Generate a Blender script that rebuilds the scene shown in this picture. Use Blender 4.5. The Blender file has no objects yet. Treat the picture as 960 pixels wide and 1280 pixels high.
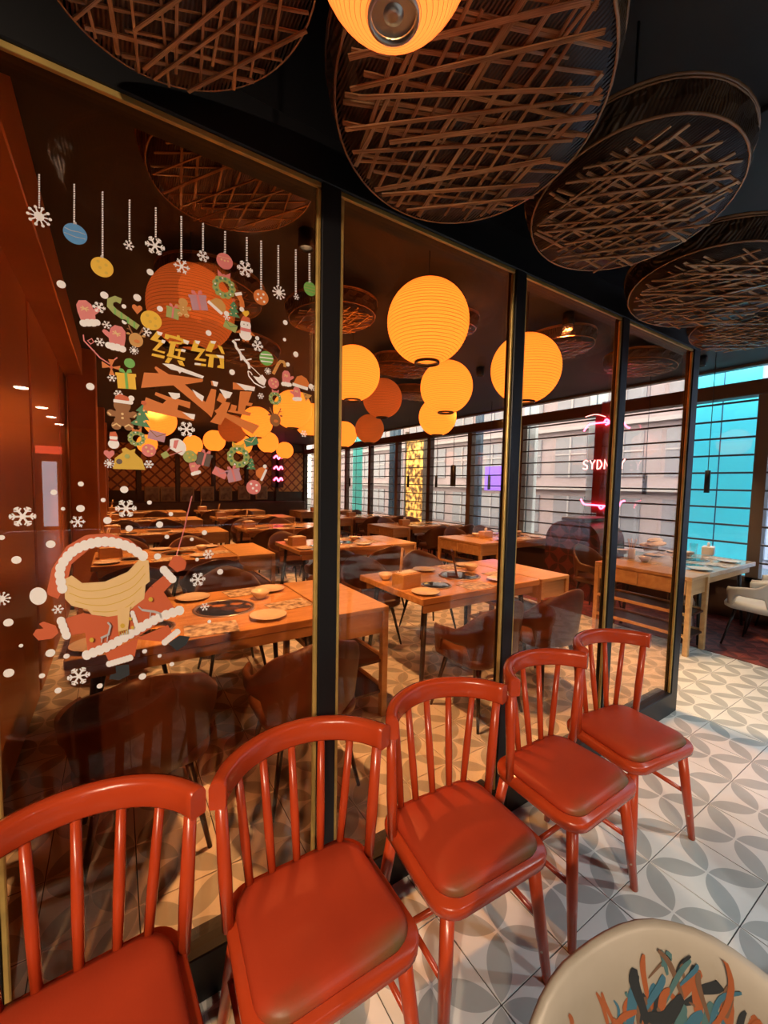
import bpy, bmesh, math, random
from mathutils import Vector, Matrix, Euler
PI = math.pi
random.seed(7)
SC = bpy.context.scene
COL = SC.collection

# ------------------------------------------------------------------ camera
F, YAW, PITCH, ROLL, CH = 517.04, .57518, .0666, .01958, 1.55
fw = Vector((math.sin(YAW)*math.cos(PITCH), math.cos(YAW)*math.cos(PITCH), -math.sin(PITCH)))
rt0 = Vector((math.cos(YAW), -math.sin(YAW), 0)); up0 = rt0.cross(fw)
rt = rt0*math.cos(ROLL) + up0*math.sin(ROLL); up = up0*math.cos(ROLL) - rt0*math.sin(ROLL)
cam = bpy.data.cameras.new('camera'); cam.sensor_fit = 'HORIZONTAL'; cam.sensor_width = 36
cam.lens = 36*F/960; cam.clip_start = .02; cam.clip_end = 200
co = bpy.data.objects.new('camera', cam); COL.objects.link(co)
co.matrix_world = Matrix(((rt.x, up.x, -fw.x, 0), (rt.y, up.y, -fw.y, 0), (rt.z, up.z, -fw.z, CH), (0, 0, 0, 1)))
SC.camera = co
def ray(px, py): return rt*((px-480)/F) + up*(-(py-640)/F) + fw
def on_floor(px, py, z=0.):
    d = ray(px, py); t = (z-CH)/d.z; return Vector((d.x*t, d.y*t, z))
def on_y(px, py, Y):
    d = ray(px, py); t = Y/d.y; return Vector((d.x*t, Y, CH+d.z*t))
def on_x(px, py, X):
    d = ray(px, py); t = X/d.x; return Vector((X, d.y*t, CH+d.z*t))

# ------------------------------------------------------------------ world, exposure, big lights
w = bpy.data.worlds.new('sky'); SC.world = w; w.use_nodes = True
wb = w.node_tree.nodes['Background']; wb.inputs[0].default_value = (.62, .80, 1., 1); wb.inputs[1].default_value = 5.6
SC.view_settings.view_transform = 'Standard'; SC.view_settings.look = 'None'
SC.view_settings.gamma = 1; SC.view_settings.use_curve_mapping = False
SC.view_settings.exposure = 0.75
SC.cycles.max_bounces = 7; SC.cycles.diffuse_bounces = 3; SC.cycles.glossy_bounces = 4
SC.cycles.transparent_max_bounces = 24; SC.cycles.transmission_bounces = 4
SC.cycles.caustics_reflective = False; SC.cycles.caustics_refractive = False
SC.cycles.sample_clamp_indirect = 4
SC.cycles.use_denoising = True

# ------------------------------------------------------------------ mesh helpers
class MB:
    def __init__(s): s.v = []; s.f = []; s.sm = []
    def add(s, vs, fs, smooth=False):
        o = len(s.v); s.v += [tuple(v) for v in vs]
        for f in fs: s.f.append(tuple(o+i for i in f)); s.sm.append(smooth)
        return s
    def box(s, c, d, rz=0., M=None, bev=0.):
        hx, hy, hz = d[0]/2, d[1]/2, d[2]/2
        R = M if M is not None else Matrix.Rotation(rz, 3, 'Z')
        if bev <= 0:
            vs = [Vector((x, y, z)) for z in (-hz, hz) for y in (-hy, hy) for x in (-hx, hx)]
            fs = [(0, 2, 3, 1), (4, 5, 7, 6), (0, 1, 5, 4), (2, 6, 7, 3), (0, 4, 6, 2), (1, 3, 7, 5)]
        else:
            b = min(bev, hx*.9, hy*.9, hz*.9); vs = []; fs = []
            rect = lambda ax, ay, z: [Vector((-ax, -ay, z)), Vector((ax, -ay, z)), Vector((ax, ay, z)), Vector((-ax, ay, z))]
            def oct_(ix, iy, z):
                return [Vector(p) for p in ((-ix+b, -iy, z), (ix-b, -iy, z), (ix, -iy+b, z), (ix, iy-b, z), (ix-b, iy, z), (-ix+b, iy, z), (-ix, iy-b, z), (-ix, -iy+b, z))]
            rings = []
            for z, k in ((-hz, b*.6), (-hz+b*.6, 0), (hz-b*.6, 0), (hz, b*.6)): rings.append(oct_(hx-k, hy-k, z))
            for r in rings: vs += r
            for i in range(3):
                for j in range(8): fs.append((i*8+j, i*8+(j+1) % 8, (i+1)*8+(j+1) % 8, (i+1)*8+j))
            fs.append(tuple(reversed(range(8)))); fs.append(tuple(range(24, 32)))
        c = Vector(c); return s.add([R @ v + c for v in vs], fs)
    def tube(s, pts, r, n=8, caps=True, smooth=True, sx=1.):
        pts = [Vector(p) for p in pts]; rs = r if isinstance(r, (list, tuple)) else [r]*len(pts)
        vs = []; fs = []; prev = None
        for i, p in enumerate(pts):
            t = (pts[min(i+1, len(pts)-1)] - pts[max(i-1, 0)]).normalized()
            if prev is None:
                a = Vector((0, 0, 1)) if abs(t.z) < .9 else Vector((0, 1, 0))
                u = t.cross(a).normalized()
            else: u = (prev - t*prev.dot(t)).normalized()
            prev = u; w_ = t.cross(u)
            for k in range(n):
                a = 2*PI*k/n; vs.append(p + u*(math.cos(a)*rs[i]*sx) + w_*(math.sin(a)*rs[i]))
        for i in range(len(pts)-1):
            for k in range(n): fs.append((i*n+k, i*n+(k+1) % n, (i+1)*n+(k+1) % n, (i+1)*n+k))
        s.add(vs, fs, smooth)
        if caps: 
            m = len(pts)-1
            s.add(vs[:n], [tuple(reversed(range(n)))]); s.add(vs[m*n:], [tuple(range(n))])
        return s
    def lathe(s, prof, n=24, c=(0, 0, 0), smooth=True, sx=1., sy=1., close=False, caps=True):
        vs = []; fs = []; c = Vector(c)
        for r, z in prof:
            for k in range(n):
                a = 2*PI*k/n; vs.append(c + Vector((math.cos(a)*r*sx, math.sin(a)*r*sy, z)))
        m = len(prof)
        for i in range(m if close else m-1):
            for k in range(n):
                j = (i+1) % m; fs.append((i*n+k, i*n+(k+1) % n, j*n+(k+1) % n, j*n+k))
        s.add(vs, fs, smooth)
        if not close and caps:
            if prof[0][0] > 1e-5: s.add(vs[:n], [tuple(reversed(range(n)))])
            if prof[-1][0] > 1e-5: s.add(vs[-n:], [tuple(range(n))])
        return s
    def prism(s, poly, a, b, fn):
        """poly: 2-D outline; fn(u,v,w) -> 3-D; extruded from w=a to w=b"""
        n = len(poly); vs = [fn(u, v, a) for u, v in poly] + [fn(u, v, b) for u, v in poly]
        fs = [tuple(reversed(range(n))), tuple(range(n, 2*n))] + [(i, (i+1) % n, n+(i+1) % n, n+i) for i in range(n)]
        return s.add(vs, fs)
    def mesh(s, name):
        me = bpy.data.meshes.new(name); me.from_pydata(s.v, [], s.f)
        me.polygons.foreach_set('use_smooth', s.sm)
        bm = bmesh.new(); bm.from_mesh(me); bmesh.ops.remove_doubles(bm, verts=bm.verts, dist=1e-5)
        bmesh.ops.recalc_face_normals(bm, faces=bm.faces); bm.to_mesh(me); bm.free()
        return me
def ob(name, mb, mat=None, parent=None, loc=None, rot=None, scale=None):
    me = mb.mesh(name) if isinstance(mb, MB) else mb
    if mat is not None and not me.materials: me.materials.append(mat)
    o = bpy.data.objects.new(name, me); COL.objects.link(o)
    if parent: o.parent = parent
    if loc is not None: o.location = loc
    if rot is not None: o.rotation_euler = rot
    if scale is not None: o.scale = scale
    return o
def tag(o, label, cat, group=None, kind=None):
    if label: o['label'] = label
    if cat: o['category'] = cat
    if group: o['group'] = group
    if kind: o['kind'] = kind
    return o
def thing(name, label, cat, loc=(0, 0, 0), rz=0, group=None):
    o = bpy.data.objects.new(name, None); COL.objects.link(o); o.empty_display_size = .05
    o.location = loc; o.rotation_euler = (0, 0, rz); return tag(o, label, cat, group)
def struct(name, mb, mat, parent=None, loc=None, label=None):
    o = ob(name, mb, mat, parent, loc)
    if not parent:
        o['kind'] = 'structure'
        if label: o['label'] = label
    return o
def sthing(name, loc=(0, 0, 0), label=None):
    o = bpy.data.objects.new(name, None); COL.objects.link(o); o.location = loc; o['kind'] = 'structure'
    if label: o['label'] = label
    return o
def kids(o): return [c for c in bpy.data.objects if c.parent == o]
def dup(root, loc, rz=None, label=None, group=None, mats=None, skip=()):
    tree = TREE.get(root.name)
    if tree is None:
        tree = [(c, kids(c)) for c in kids(root)]; TREE[root.name] = tree
    r = root.copy(); COL.objects.link(r); r.location = loc
    if rz is not None: r.rotation_euler = (0, 0, rz)
    if label: r['label'] = label
    if group: r['group'] = group
    for c, gs in tree:
        if c.name.split('.')[0] in skip: continue
        k = c.copy(); COL.objects.link(k); k.parent = r
        if mats and c.type == 'MESH' and c.active_material and c.active_material.name in mats:
            k.material_slots[0].link = 'OBJECT'; k.material_slots[0].material = mats[c.active_material.name]
        for g in gs:
            d = g.copy(); COL.objects.link(d); d.parent = k
    return r
TREE = {}
def crom(pts, n=6):
    out = []; P = [Vector(p) for p in pts]
    for i in range(len(P)-1):
        a, b, c, d = P[max(i-1, 0)], P[i], P[i+1], P[min(i+2, len(P)-1)]
        for k in range(n):
            t = k/n; out.append(.5*((2*b) + (c-a)*t + (2*a-5*b+4*c-d)*t*t + (3*b-a-3*c+d)*t**3))
    return out + [P[-1]]

# ------------------------------------------------------------------ materials
def nt(name):
    m = bpy.data.materials.new(name); m.use_nodes = True; t = m.node_tree
    return m, t, t.nodes['Principled BSDF']
def mth(t, op, a, b=None, c=None):
    n = t.nodes.new('ShaderNodeMath'); n.operation = op
    for i, x in enumerate((a, b, c)):
        if x is None: continue
        if isinstance(x, (int, float)): n.inputs[i].default_value = x
        else: t.links.new(x, n.inputs[i])
    return n.outputs[0]
def mixc(t, fac, a, b):
    n = t.nodes.new('ShaderNodeMix'); n.data_type = 'RGBA'
    for i, x in ((0, fac), (6, a), (7, b)):
        if isinstance(x, (int, float)): n.inputs[i].default_value = x
        elif isinstance(x, tuple): n.inputs[i].default_value = (*x[:3], 1)
        else: t.links.new(x, n.inputs[i])
    return n.outputs[2]
def noise(t, scale, vec=None, detail=3):
    n = t.nodes.new('ShaderNodeTexNoise'); n.inputs['Scale'].default_value = scale; n.inputs['Detail'].default_value = detail
    if vec is not None: t.links.new(vec, n.inputs['Vector'])
    return n.outputs['Fac']
def ramp(t, fac, lo, hi):
    n = t.nodes.new('ShaderNodeMapRange'); n.inputs[1].default_value = lo; n.inputs[2].default_value = hi
    n.clamp = True; t.links.new(fac, n.inputs[0]); return n.outputs[0]
def objcoord(t, sc=(1, 1, 1), world=False):
    if world: src = t.nodes.new('ShaderNodeNewGeometry').outputs['Position']
    else: src = t.nodes.new('ShaderNodeTexCoord').outputs['Object']
    mp = t.nodes.new('ShaderNodeMapping'); mp.inputs['Scale'].default_value = sc; t.links.new(src, mp.inputs['Vector'])
    return mp.outputs[0]
def pbr(name, col, rough=.5, metal=0., var=None, vs=8., vsc=(1, 1, 1), bump=0., bs=60., coat=0., spec=.5, world=False):
    m, t, b = nt(name)
    b.inputs['Base Color'].default_value = (*col, 1); b.inputs['Roughness'].default_value = rough
    b.inputs['Metallic'].default_value = metal; b.inputs['Coat Weight'].default_value = coat; b.inputs['Specular IOR Level'].default_value = spec
    vec = objcoord(t, vsc, world) if (var or bump) else None
    if var:
        f = ramp(t, noise(t, vs, vec, 4), .35, .65); t.links.new(mixc(t, f, col, var), b.inputs['Base Color'])
    if bump:
        bn = t.nodes.new('ShaderNodeBump'); bn.inputs['Strength'].default_value = bump; bn.inputs['Distance'].default_value = .004
        t.links.new(noise(t, bs, vec, 3), bn.inputs['Height']); t.links.new(bn.outputs[0], b.inputs['Normal'])
    return m
def emis(name, col, st, diff=None):
    m, t, b = nt(name); b.inputs['Base Color'].default_value = (*(diff or col), 1)
    b.inputs['Emission Color'].default_value = (*col, 1); b.inputs['Emission Strength'].default_value = st; return m
def glass(name, tint, ior):
    m, t, b = nt(name); t.nodes.remove(b)
    # thin sheet: Schlick reflectance, the same from either face
    f0 = ((ior-1)/(ior+1))**2; lw = t.nodes.new('ShaderNodeLayerWeight'); lw.inputs['Blend'].default_value = .5
    fr = mth(t, 'MULTIPLY_ADD', mth(t, 'POWER', lw.outputs['Facing'], 5.), 1-f0, f0)
    tr = t.nodes.new('ShaderNodeBsdfTransparent'); tr.inputs[0].default_value = (*tint, 1)
    gl = t.nodes.new('ShaderNodeBsdfGlossy'); gl.inputs['Roughness'].default_value = 0.
    mx = t.nodes.new('ShaderNodeMixShader'); t.links.new(fr, mx.inputs[0])
    t.links.new(tr.outputs[0], mx.inputs[1]); t.links.new(gl.outputs[0], mx.inputs[2])
    t.links.new(mx.outputs[0], t.nodes['Material Output'].inputs['Surface']); return m
TS, TX, TY = .30, .04, .149
def petals(name, base, pet, grout=None, axes=('X', 'Y'), T=TS, ox=TX, oy=TY, rough=.32):
    m, t, b = nt(name); g = t.nodes.new('ShaderNodeNewGeometry'); sp = t.nodes.new('ShaderNodeSeparateXYZ')
    t.links.new(g.outputs['Position'], sp.inputs[0])
    u = mth(t, 'FRACT', mth(t, 'DIVIDE', mth(t, 'SUBTRACT', sp.outputs[axes[0]], ox-300*T), T))
    v = mth(t, 'FRACT', mth(t, 'DIVIDE', mth(t, 'SUBTRACT', sp.outputs[axes[1]], oy-300*T), T))
    tot = None
    for cu, cv in ((.5, 0), (.5, 1), (0, .5), (1, .5)):
        du = mth(t, 'SUBTRACT', u, cu); dv = mth(t, 'SUBTRACT', v, cv)
        d = mth(t, 'SQRT', mth(t, 'ADD', mth(t, 'MULTIPLY', du, du), mth(t, 'MULTIPLY', dv, dv)))
        k = mth(t, 'LESS_THAN', d, .487); tot = k if tot is None else mth(t, 'ADD', tot, k)
    f = mth(t, 'GREATER_THAN', tot, 1.5)
    nz = ramp(t, noise(t, 5., g.outputs['Position'], 5), .3, .7)
    c = mixc(t, f, mixc(t, nz, base, tuple(x*.86 for x in base)), mixc(t, nz, pet, tuple(x*.8 for x in pet)))
    if grout:
        e = mth(t, 'MINIMUM', mth(t, 'MINIMUM', u, mth(t, 'SUBTRACT', 1, u)), mth(t, 'MINIMUM', v, mth(t, 'SUBTRACT', 1, v)))
        c = mixc(t, mth(t, 'LESS_THAN', e, .007), c, grout)
    t.links.new(c, b.inputs['Base Color']); b.inputs['Roughness'].default_value = rough
    return m
M = {}
M['tile'] = petals('floor_tile', (.74, .735, .69), (.43, .445, .42))
M['tile_far'] = petals('floor_tile_far', (.74, .735, .69), (.43, .445, .42), (.05, .05, .05))
M['red_tile'] = petals('red_floor_tile', (.30, .065, .045), (.13, .032, .028), (.03, .01, .01), T=.24, rough=.4)
M['pillar_tile'] = petals('pillar_tile', (.13, .03, .025), (.05, .018, .016), axes=('Y', 'Z'), T=.3, rough=.35)
M['black'] = pbr('black_metal', (.007, .007, .008), .42, .0, spec=.35)
M['gold'] = pbr('gold_bead', (.62, .42, .12), .4, .5, var=(.45, .31, .09), vs=14)
M['ceil'] = pbr('black_ceiling', (.022, .020, .02), .7, var=(.03, .028, .027), vs=2)
M['ceil_grey'] = pbr('grey_ceiling_panel', (.06, .062, .066), .7)
M['copper'] = pbr('copper_wall', (.58, .215, .05), .33, .2, var=(.40, .135, .03), vs=1.2, vsc=(1, .4, .5), world=True)
M['copper_light'] = pbr('copper_trim', (.55, .22, .07), .35, .2, var=(.42, .16, .05), vs=2.)
M['dark_wood'] = pbr('dark_wood', (.035, .014, .008), .4, var=(.06, .022, .012), vs=6, vsc=(1, 1, .1))
M['red_paint'] = pbr('red_paint', (.45, .052, .012), .25, var=(.38, .042, .010), vs=5, coat=.25, spec=.4)
M['glass_amber'] = glass('amber_glass', (.97, .775, .61), 1.55)
M['glass_clear'] = glass('window_glass', (.93, .97, .98), 1.45)
M['frame'] = pbr('window_frame', (.10, .075, .06), .45)
M['beam'] = pbr('brown_beam', (.07, .035, .022), .5)
M['slat'] = pbr('dark_slat', (.05, .055, .07), .4, .3)
M['leather'] = pbr('brown_leather', (.10, .036, .014), .38, var=(.07, .024, .010), vs=6, bump=.15, bs=200)
M['white_shell'] = pbr('white_shell', (.62, .63, .60), .45, var=(.55, .55, .51), vs=5)
M['cream_shell'] = pbr('cream_shell', (.36, .33, .28), .42, var=(.28, .25, .20), vs=5)
M['leg'] = pbr('dark_leg', (.02, .018, .018), .4)
M['paper'] = pbr('white_paper', (.72, .70, .66), .7)
M['ceramic'] = pbr('ceramic', (.68, .62, .55), .2, coat=.4)
M['burner'] = pbr('burner_glass', (.012, .011, .012), .12, coat=.6)
M['steel'] = pbr('steel', (.55, .53, .50), .28, .9)
M['menu'] = pbr('menu_print', (.70, .62, .50), .5, var=(.10, .07, .05), vs=22)
M['red_wear'] = None
def worn():
    # red vinyl; cracked grey-olive patches where sitters rub the two front corners
    m, t, b = nt('red_vinyl'); v = objcoord(t); sp = t.nodes.new('ShaderNodeSeparateXYZ'); t.links.new(v, sp.inputs[0])
    nz = ramp(t, noise(t, 3.2, v, 4), .35, .65)
    c = mixc(t, nz, (.44, .050, .016), (.35, .038, .013))
    ay = ramp(t, mth(t, 'MULTIPLY', sp.outputs['Y'], -1.), .118, .168)
    ax = ramp(t, mth(t, 'ABSOLUTE', mth(t, 'ADD', sp.outputs['X'], .02)), .02, .15)
    wv = mth(t, 'MULTIPLY', mth(t, 'MULTIPLY', ay, ax), ramp(t, noise(t, 16., v, 5), .28, .52))
    t.links.new(mixc(t, wv, c, (.13, .085, .035)), b.inputs['Base Color'])
    b.inputs['Roughness'].default_value = .42; b.inputs['Specular IOR Level'].default_value = .3
    bn = t.nodes.new('ShaderNodeBump'); bn.inputs['Strength'].default_value = .12; bn.inputs['Distance'].default_value = .002
    t.links.new(noise(t, 260., v, 2), bn.inputs['Height']); t.links.new(bn.outputs[0], b.inputs['Normal']); return m
M['vinyl'] = worn()
def chipped():
    m, t, b = nt('chipped_red_paint'); v = objcoord(t); sp = t.nodes.new('ShaderNodeSeparateXYZ'); t.links.new(v, sp.inputs[0])
    low = ramp(t, mth(t, 'MULTIPLY', sp.outputs['Z'], -1.), -.16, -.02)
    k = mth(t, 'MULTIPLY', mth(t, 'GREATER_THAN', noise(t, 20., v, 2), .62), mth(t, 'GREATER_THAN', low, .15))
    t.links.new(mixc(t, k, (.45, .052, .012), (.55, .42, .30)), b.inputs['Base Color']); b.inputs['Roughness'].default_value = .28; b.inputs['Coat Weight'].default_value = .3
    return m
M['red_leg'] = chipped()
def wood(name, a, b_, rough=.35, sc=(3, 24, 24), coat=.2):
    m, t, b = nt(name); v = objcoord(t, sc)
    f = noise(t, 1., v, 5); f2 = noise(t, .35, v, 2)
    t.links.new(mixc(t, ramp(t, mth(t, 'ADD', mth(t, 'MULTIPLY', f, .6), mth(t, 'MULTIPLY', f2, .4)), .38, .62), a, b_), b.inputs['Base Color'])
    b.inputs['Roughness'].default_value = rough; b.inputs['Coat Weight'].default_value = coat; return m
M['table'] = wood('table_wood', (.62, .36, .16), (.42, .22, .09), .22)
M['console'] = wood('console_wood', (.58, .37, .17), (.45, .26, .11), .35)
M['stone'] = pbr('pale_stone', (.55, .50, .42), .16, var=(.42, .33, .24), vs=3.5, coat=.3)
def wicker(name, a, b_):
    m, t, b = nt(name); v = objcoord(t)
    wv = t.nodes.new('ShaderNodeTexWave'); wv.inputs['Scale'].default_value = 38; wv.inputs['Distortion'].default_value = 1.5
    t.links.new(v, wv.inputs['Vector'])
    f = mth(t, 'MULTIPLY', wv.outputs['Fac'], ramp(t, noise(t, 9., v, 4), .3, .7))
    t.links.new(mixc(t, f, a, b_), b.inputs['Base Color']); b.inputs['Roughness'].default_value = .42
    bn = t.nodes.new('ShaderNodeBump'); bn.inputs['Strength'].default_value = .6; bn.inputs['Distance'].default_value = .004
    t.links.new(wv.outputs['Fac'], bn.inputs['Height']); t.links.new(bn.outputs[0], b.inputs['Normal']); return m
M['weave'] = wicker('basket_weave', (.035, .015, .008), (.10, .042, .018))
M['rimweave'] = wicker('basket_rim', (.035, .018, .008), (.15, .085, .035))
M['bamboo'] = pbr('bamboo_strip', (.16, .066, .026), .25, var=(.42, .22, .10), vs=4, coat=.5)
def paperlamp(name, col, st):
    m, t, b = nt(name); t.nodes.remove(b)
    tl = t.nodes.new('ShaderNodeBsdfTranslucent'); tl.inputs[0].default_value = (col[0]*.9, col[1]*.8, col[2]*.8, 1)
    df = t.nodes.new('ShaderNodeBsdfDiffuse'); df.inputs[0].default_value = (.75, .42, .16, 1)
    mx = t.nodes.new('ShaderNodeMixShader'); mx.inputs[0].default_value = .35
    em = t.nodes.new('ShaderNodeEmission'); em.inputs[0].default_value = (*col, 1); em.inputs[1].default_value = st
    ad = t.nodes.new('ShaderNodeAddShader')
    t.links.new(tl.outputs[0], mx.inputs[1]); t.links.new(df.outputs[0], mx.inputs[2])
    t.links.new(mx.outputs[0], ad.inputs[0]); t.links.new(em.outputs[0], ad.inputs[1])
    t.links.new(ad.outputs[0], t.nodes['Material Output'].inputs['Surface']); return m
M['lamp'] = paperlamp('lit_paper', (1., .37, .06), .85)
M['lamp_near'] = paperlamp('lit_paper_near', (1., .27, .05), .62)
M['lamp_dim'] = paperlamp('dim_paper', (1., .40, .12), .10)
M['bulb'] = emis('bulb', (1., .78, .45), 14)
M['neon'] = emis('pink_neon', (1., .10, .36), 9.0)
M['neon_white'] = emis('pale_pink_neon', (1., .45, .62), 3.0)
M['down'] = emis('downlight_disc', (1., .88, .68), 26)

# ------------------------------------------------------------------ structure
PY = 1.232                       # plane of the glass partition
XW, XL, YB, YF, ZC = 6.3, -.50, 15.5, -13., 3.05
XK = -2.6                        # wall on the corridor's left
fl = struct('floor', MB().box(((XK+4.8)/2, (YB+YF)/2, -.104), (4.8-XK, YB-YF, .2)), M['tile_far'])
struct('floor_red', MB().box(((4.8+XW+.2)/2, (YB+YF)/2, -.1), (XW+.2-4.8, YB-YF, .2)), M['red_tile'])
# separate tiles: those that show largest
tm = MB().box((0, 0, -.002), (TS-.004, TS-.004, .004), bev=.0012).mesh('tile'); tm.materials.append(M['tile'])
cand = []
for i in range(-10, 17):
    for j in range(-6, 24):
        x, y = TX+TS*(i+.5), TY+TS*(j+.5)
        if x > 4.80-.15 or (x < XL+.15 and y > PY-.2): continue
        q = Vector((x, y, -CH)); dep = q.dot(fw)
        if dep < .35: continue
        px, py = 480+F*q.dot(rt)/dep, 640-F*q.dot(up)/dep
        if px < -60 or px > 1020 or py > 1400: continue
        pri = dep*(1. if y < PY else 1.35) if px > 330 else dep*1.8
        cand.append((pri, x, y))
cand.sort()
for _, x, y in cand[:298]: ob('tile', tm, None, fl, (x, y, 0))
# last strip of tiles up to the red floor
struct('ceiling', MB().box(((XK+XW)/2, (YB+YF)/2, ZC+.1), (XW-XK+.4, YB-YF+.4, .2)), M['ceil'])
for n, (x0, x1, y0, y1) in enumerate(((2.15, 4.4, -.6, .55), (2.15, 4.4, .62, 1.10))):
    struct('ceiling_panel', MB().box(((x0+x1)/2, (y0+y1)/2, ZC-.012), (x1-x0, y1-y0, .02), bev=.005), M['ceil_grey'], bpy.data.objects['ceiling'])
wl = struct('wall_left', MB().box((XL-.1, (PY+YB)/2+.03, ZC/2), (.2, YB-PY-.06, ZC)), M['copper'], label='copper-brown panelled dining room wall behind the glass')
for k in range(7):
    y = 2.0+k*1.75
    ob('panel', MB().box((XL+.012, y+.83, 1.45), (.024, 1.66, 2.86), bev=.008), M['copper'], wl)
for y, wd in ((6.17, .34), (10.81, .34), (13.6, .34)):
    struct('column', MB().box((XL+.02+wd/2, y, ZC/2), (wd*.8, wd, ZC), bev=.01), M['copper_light'], wl)
struct('trim_1', MB().box((XL+.10, (PY+YB)/2+.1, ZC-.16), (.2, YB-PY-.4, .3), bev=.01), M['copper_light'])
struct('wall_corridor', MB().box((XK-.1, (YF+PY)/2, ZC/2), (.2, PY-YF, ZC)), M['copper'], label='copper-brown corridor wall seen only as a reflection')
struct('wall_front', MB().box(((XK+XW)/2, YF-.1, ZC/2), (XW-XK, .2, ZC)), M['copper'])
struct('wall_infill', MB().box(((XK-.34)/2, PY+.06, ZC/2), (-.34-XK, .12, ZC)), M['black'])
# back wall with lattice panels
def lattice():
    m, t, b = nt('lattice_panel'); v = objcoord(t, (1, 1, 1), True); sp = t.nodes.new('ShaderNodeSeparateXYZ'); t.links.new(v, sp.inputs[0])
    a = mth(t, 'ADD', sp.outputs['X'], sp.outputs['Z']); c = mth(t, 'SUBTRACT', sp.outputs['X'], sp.outputs['Z'])
    fa = mth(t, 'FRACT', mth(t, 'MULTIPLY', mth(t, 'ADD', a, 50), 2.9)); fc = mth(t, 'FRACT', mth(t, 'MULTIPLY', mth(t, 'ADD', c, 50), 2.9))
    k = mth(t, 'MAXIMUM', mth(t, 'LESS_THAN', fa, .22), mth(t, 'LESS_THAN', fc, .22))
    t.links.new(mixc(t, k, (.75, .34, .09), (.24, .06, .02)), b.inputs['Base Color']); b.inputs['Roughness'].default_value = .5; return m
M['lattice'] = lattice()
wbk = struct('wall_back', MB().box(((XL+XW)/2, YB+.1, ZC/2), (XW-XL, .2, ZC)), M['dark_wood'])
for k in range(6):
    x = XL+.55+k*1.13
    ob('lattice_panel', MB().box((x, YB-.02, 1.95), (.98, .05, 1.5), bev=.01), M['lattice'], wbk)
    ob('post', MB().box((x+.565, YB-.05, ZC/2), (.12, .1, ZC)), M['dark_wood'], wbk)
struct('trim_2', MB().box(((XL+XW)/2, YB-.22, .42), (XW-XL-.3, .4, .84), bev=.03), M['leather'], label='long low padded bench along the back wall')

# ------------------------------------------------------------------ window wall
edges = [-3.9, -2.5, -1.1, .3, 1.68, 3.40, 5.10, 6.40, 7.75, 9.10, 10.5, 12.0, 13.7, 15.5]
struct('wall_right', MB().box((XW+.08, (YB+YF)/2, .2), (.16, YB-YF, .56)).box((XW+.08, (YF-3.9)/2, ZC/2), (.16, -3.9-YF, ZC)), M['beam'], label='low brown sill wall under the slatted windows')
struct('trim_3', MB().box((XW+.02, (edges[0]+YB)/2, 2.755), (.2, YB-edges[0], .17), bev=.01), M['beam'], label='brown beam across the top of the windows')
slm = MB().box((0, 0, 0), (.03, 1, .022), bev=.006).mesh('slat'); slm.materials.append(M['slat'])
for n in range(len(edges)-1):
    y0, y1 = edges[n], edges[n+1]; yc = (y0+y1)/2; L = y1-y0
    wn = sthing('window_%d' % (n+1), (XW, yc, .48), 'tall window crossed by thin dark horizontal slats')
    ob('window_frame', MB().box((.02, -L/2+.03, 1.1), (.12, .06, 2.2)).box((.02, L/2-.03, 1.1), (.12, .06, 2.2)).box((.02, 0, .03), (.12, L, .06)).box((.02, 0, 2.55), (.1, L, .03)), M['frame'], wn)
    ob('pane', MB().box((.06, 0, 1.27), (.008, L-.1, 2.5)), M['glass_clear'], wn)
    for k in range(10): ob('slat', slm, None, wn, (-.03, 0, .24+.2105*k), None, (1, L-.12, 1))
struct('trim_4', MB().box((XW-.06, 3.44, 1.55), (.16, .2, 2.6), bev=.01), pbr('neon_lit_column', (.22, .03, .03), .45), label='narrow column between the windows, coloured red as lit by the neon')  # red base colour stands in for neon light on the column

# ------------------------------------------------------------------ glass partition
FR = [-.283, .584, 1.482, 2.347, 3.242]          # centres of the mullions
ZT, ZB = 2.475, .15
gp = sthing('wall_glass', (0, PY, 0), 'black framed amber glass partition with thin gold beads')
for k, x in enumerate(FR):
    wd = .066 if k < 4 else .088
    ob('mullion', MB().box((x, .024, ZT/2), (wd, .048, ZT), bev=.003), M['black'], gp)
ob('top_rail', MB().box((1.487, .055, ZT+.07), (3.606, .11, .14), bev=.006), M['black'], gp)
ob('header', MB().box((1.47, .07, (ZT+.14+ZC)/2), (3.64, .08, ZC-ZT-.14)), M['black'], gp)
for k in range(4):
    x0 = FR[k]+.033; x1 = FR[k+1]-(.033 if k < 3 else .044); xc = (x0+x1)/2; L = x1-x0
    ob('kick_rail', MB().box((xc, .045, ZB/2), (L, .10, ZB), bev=.006), M['black'], gp)
    p = ob('glass_pane', MB().box((xc, .030, (ZT+ZB)/2), (L, .008, ZT-ZB)), M['glass_amber'], gp)
    ob('gold_bead', MB().box((xc, .014, ZT-.007), (L, .012, .015), bev=.002), M['gold'], gp)
    for xx in (x0+.007, x1-.007): ob('gold_bead', MB().box((xx, .014, (ZT+ZB)/2-.01), (.014, .014, ZT-ZB-.02), bev=.003), M['gold'], gp)

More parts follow.
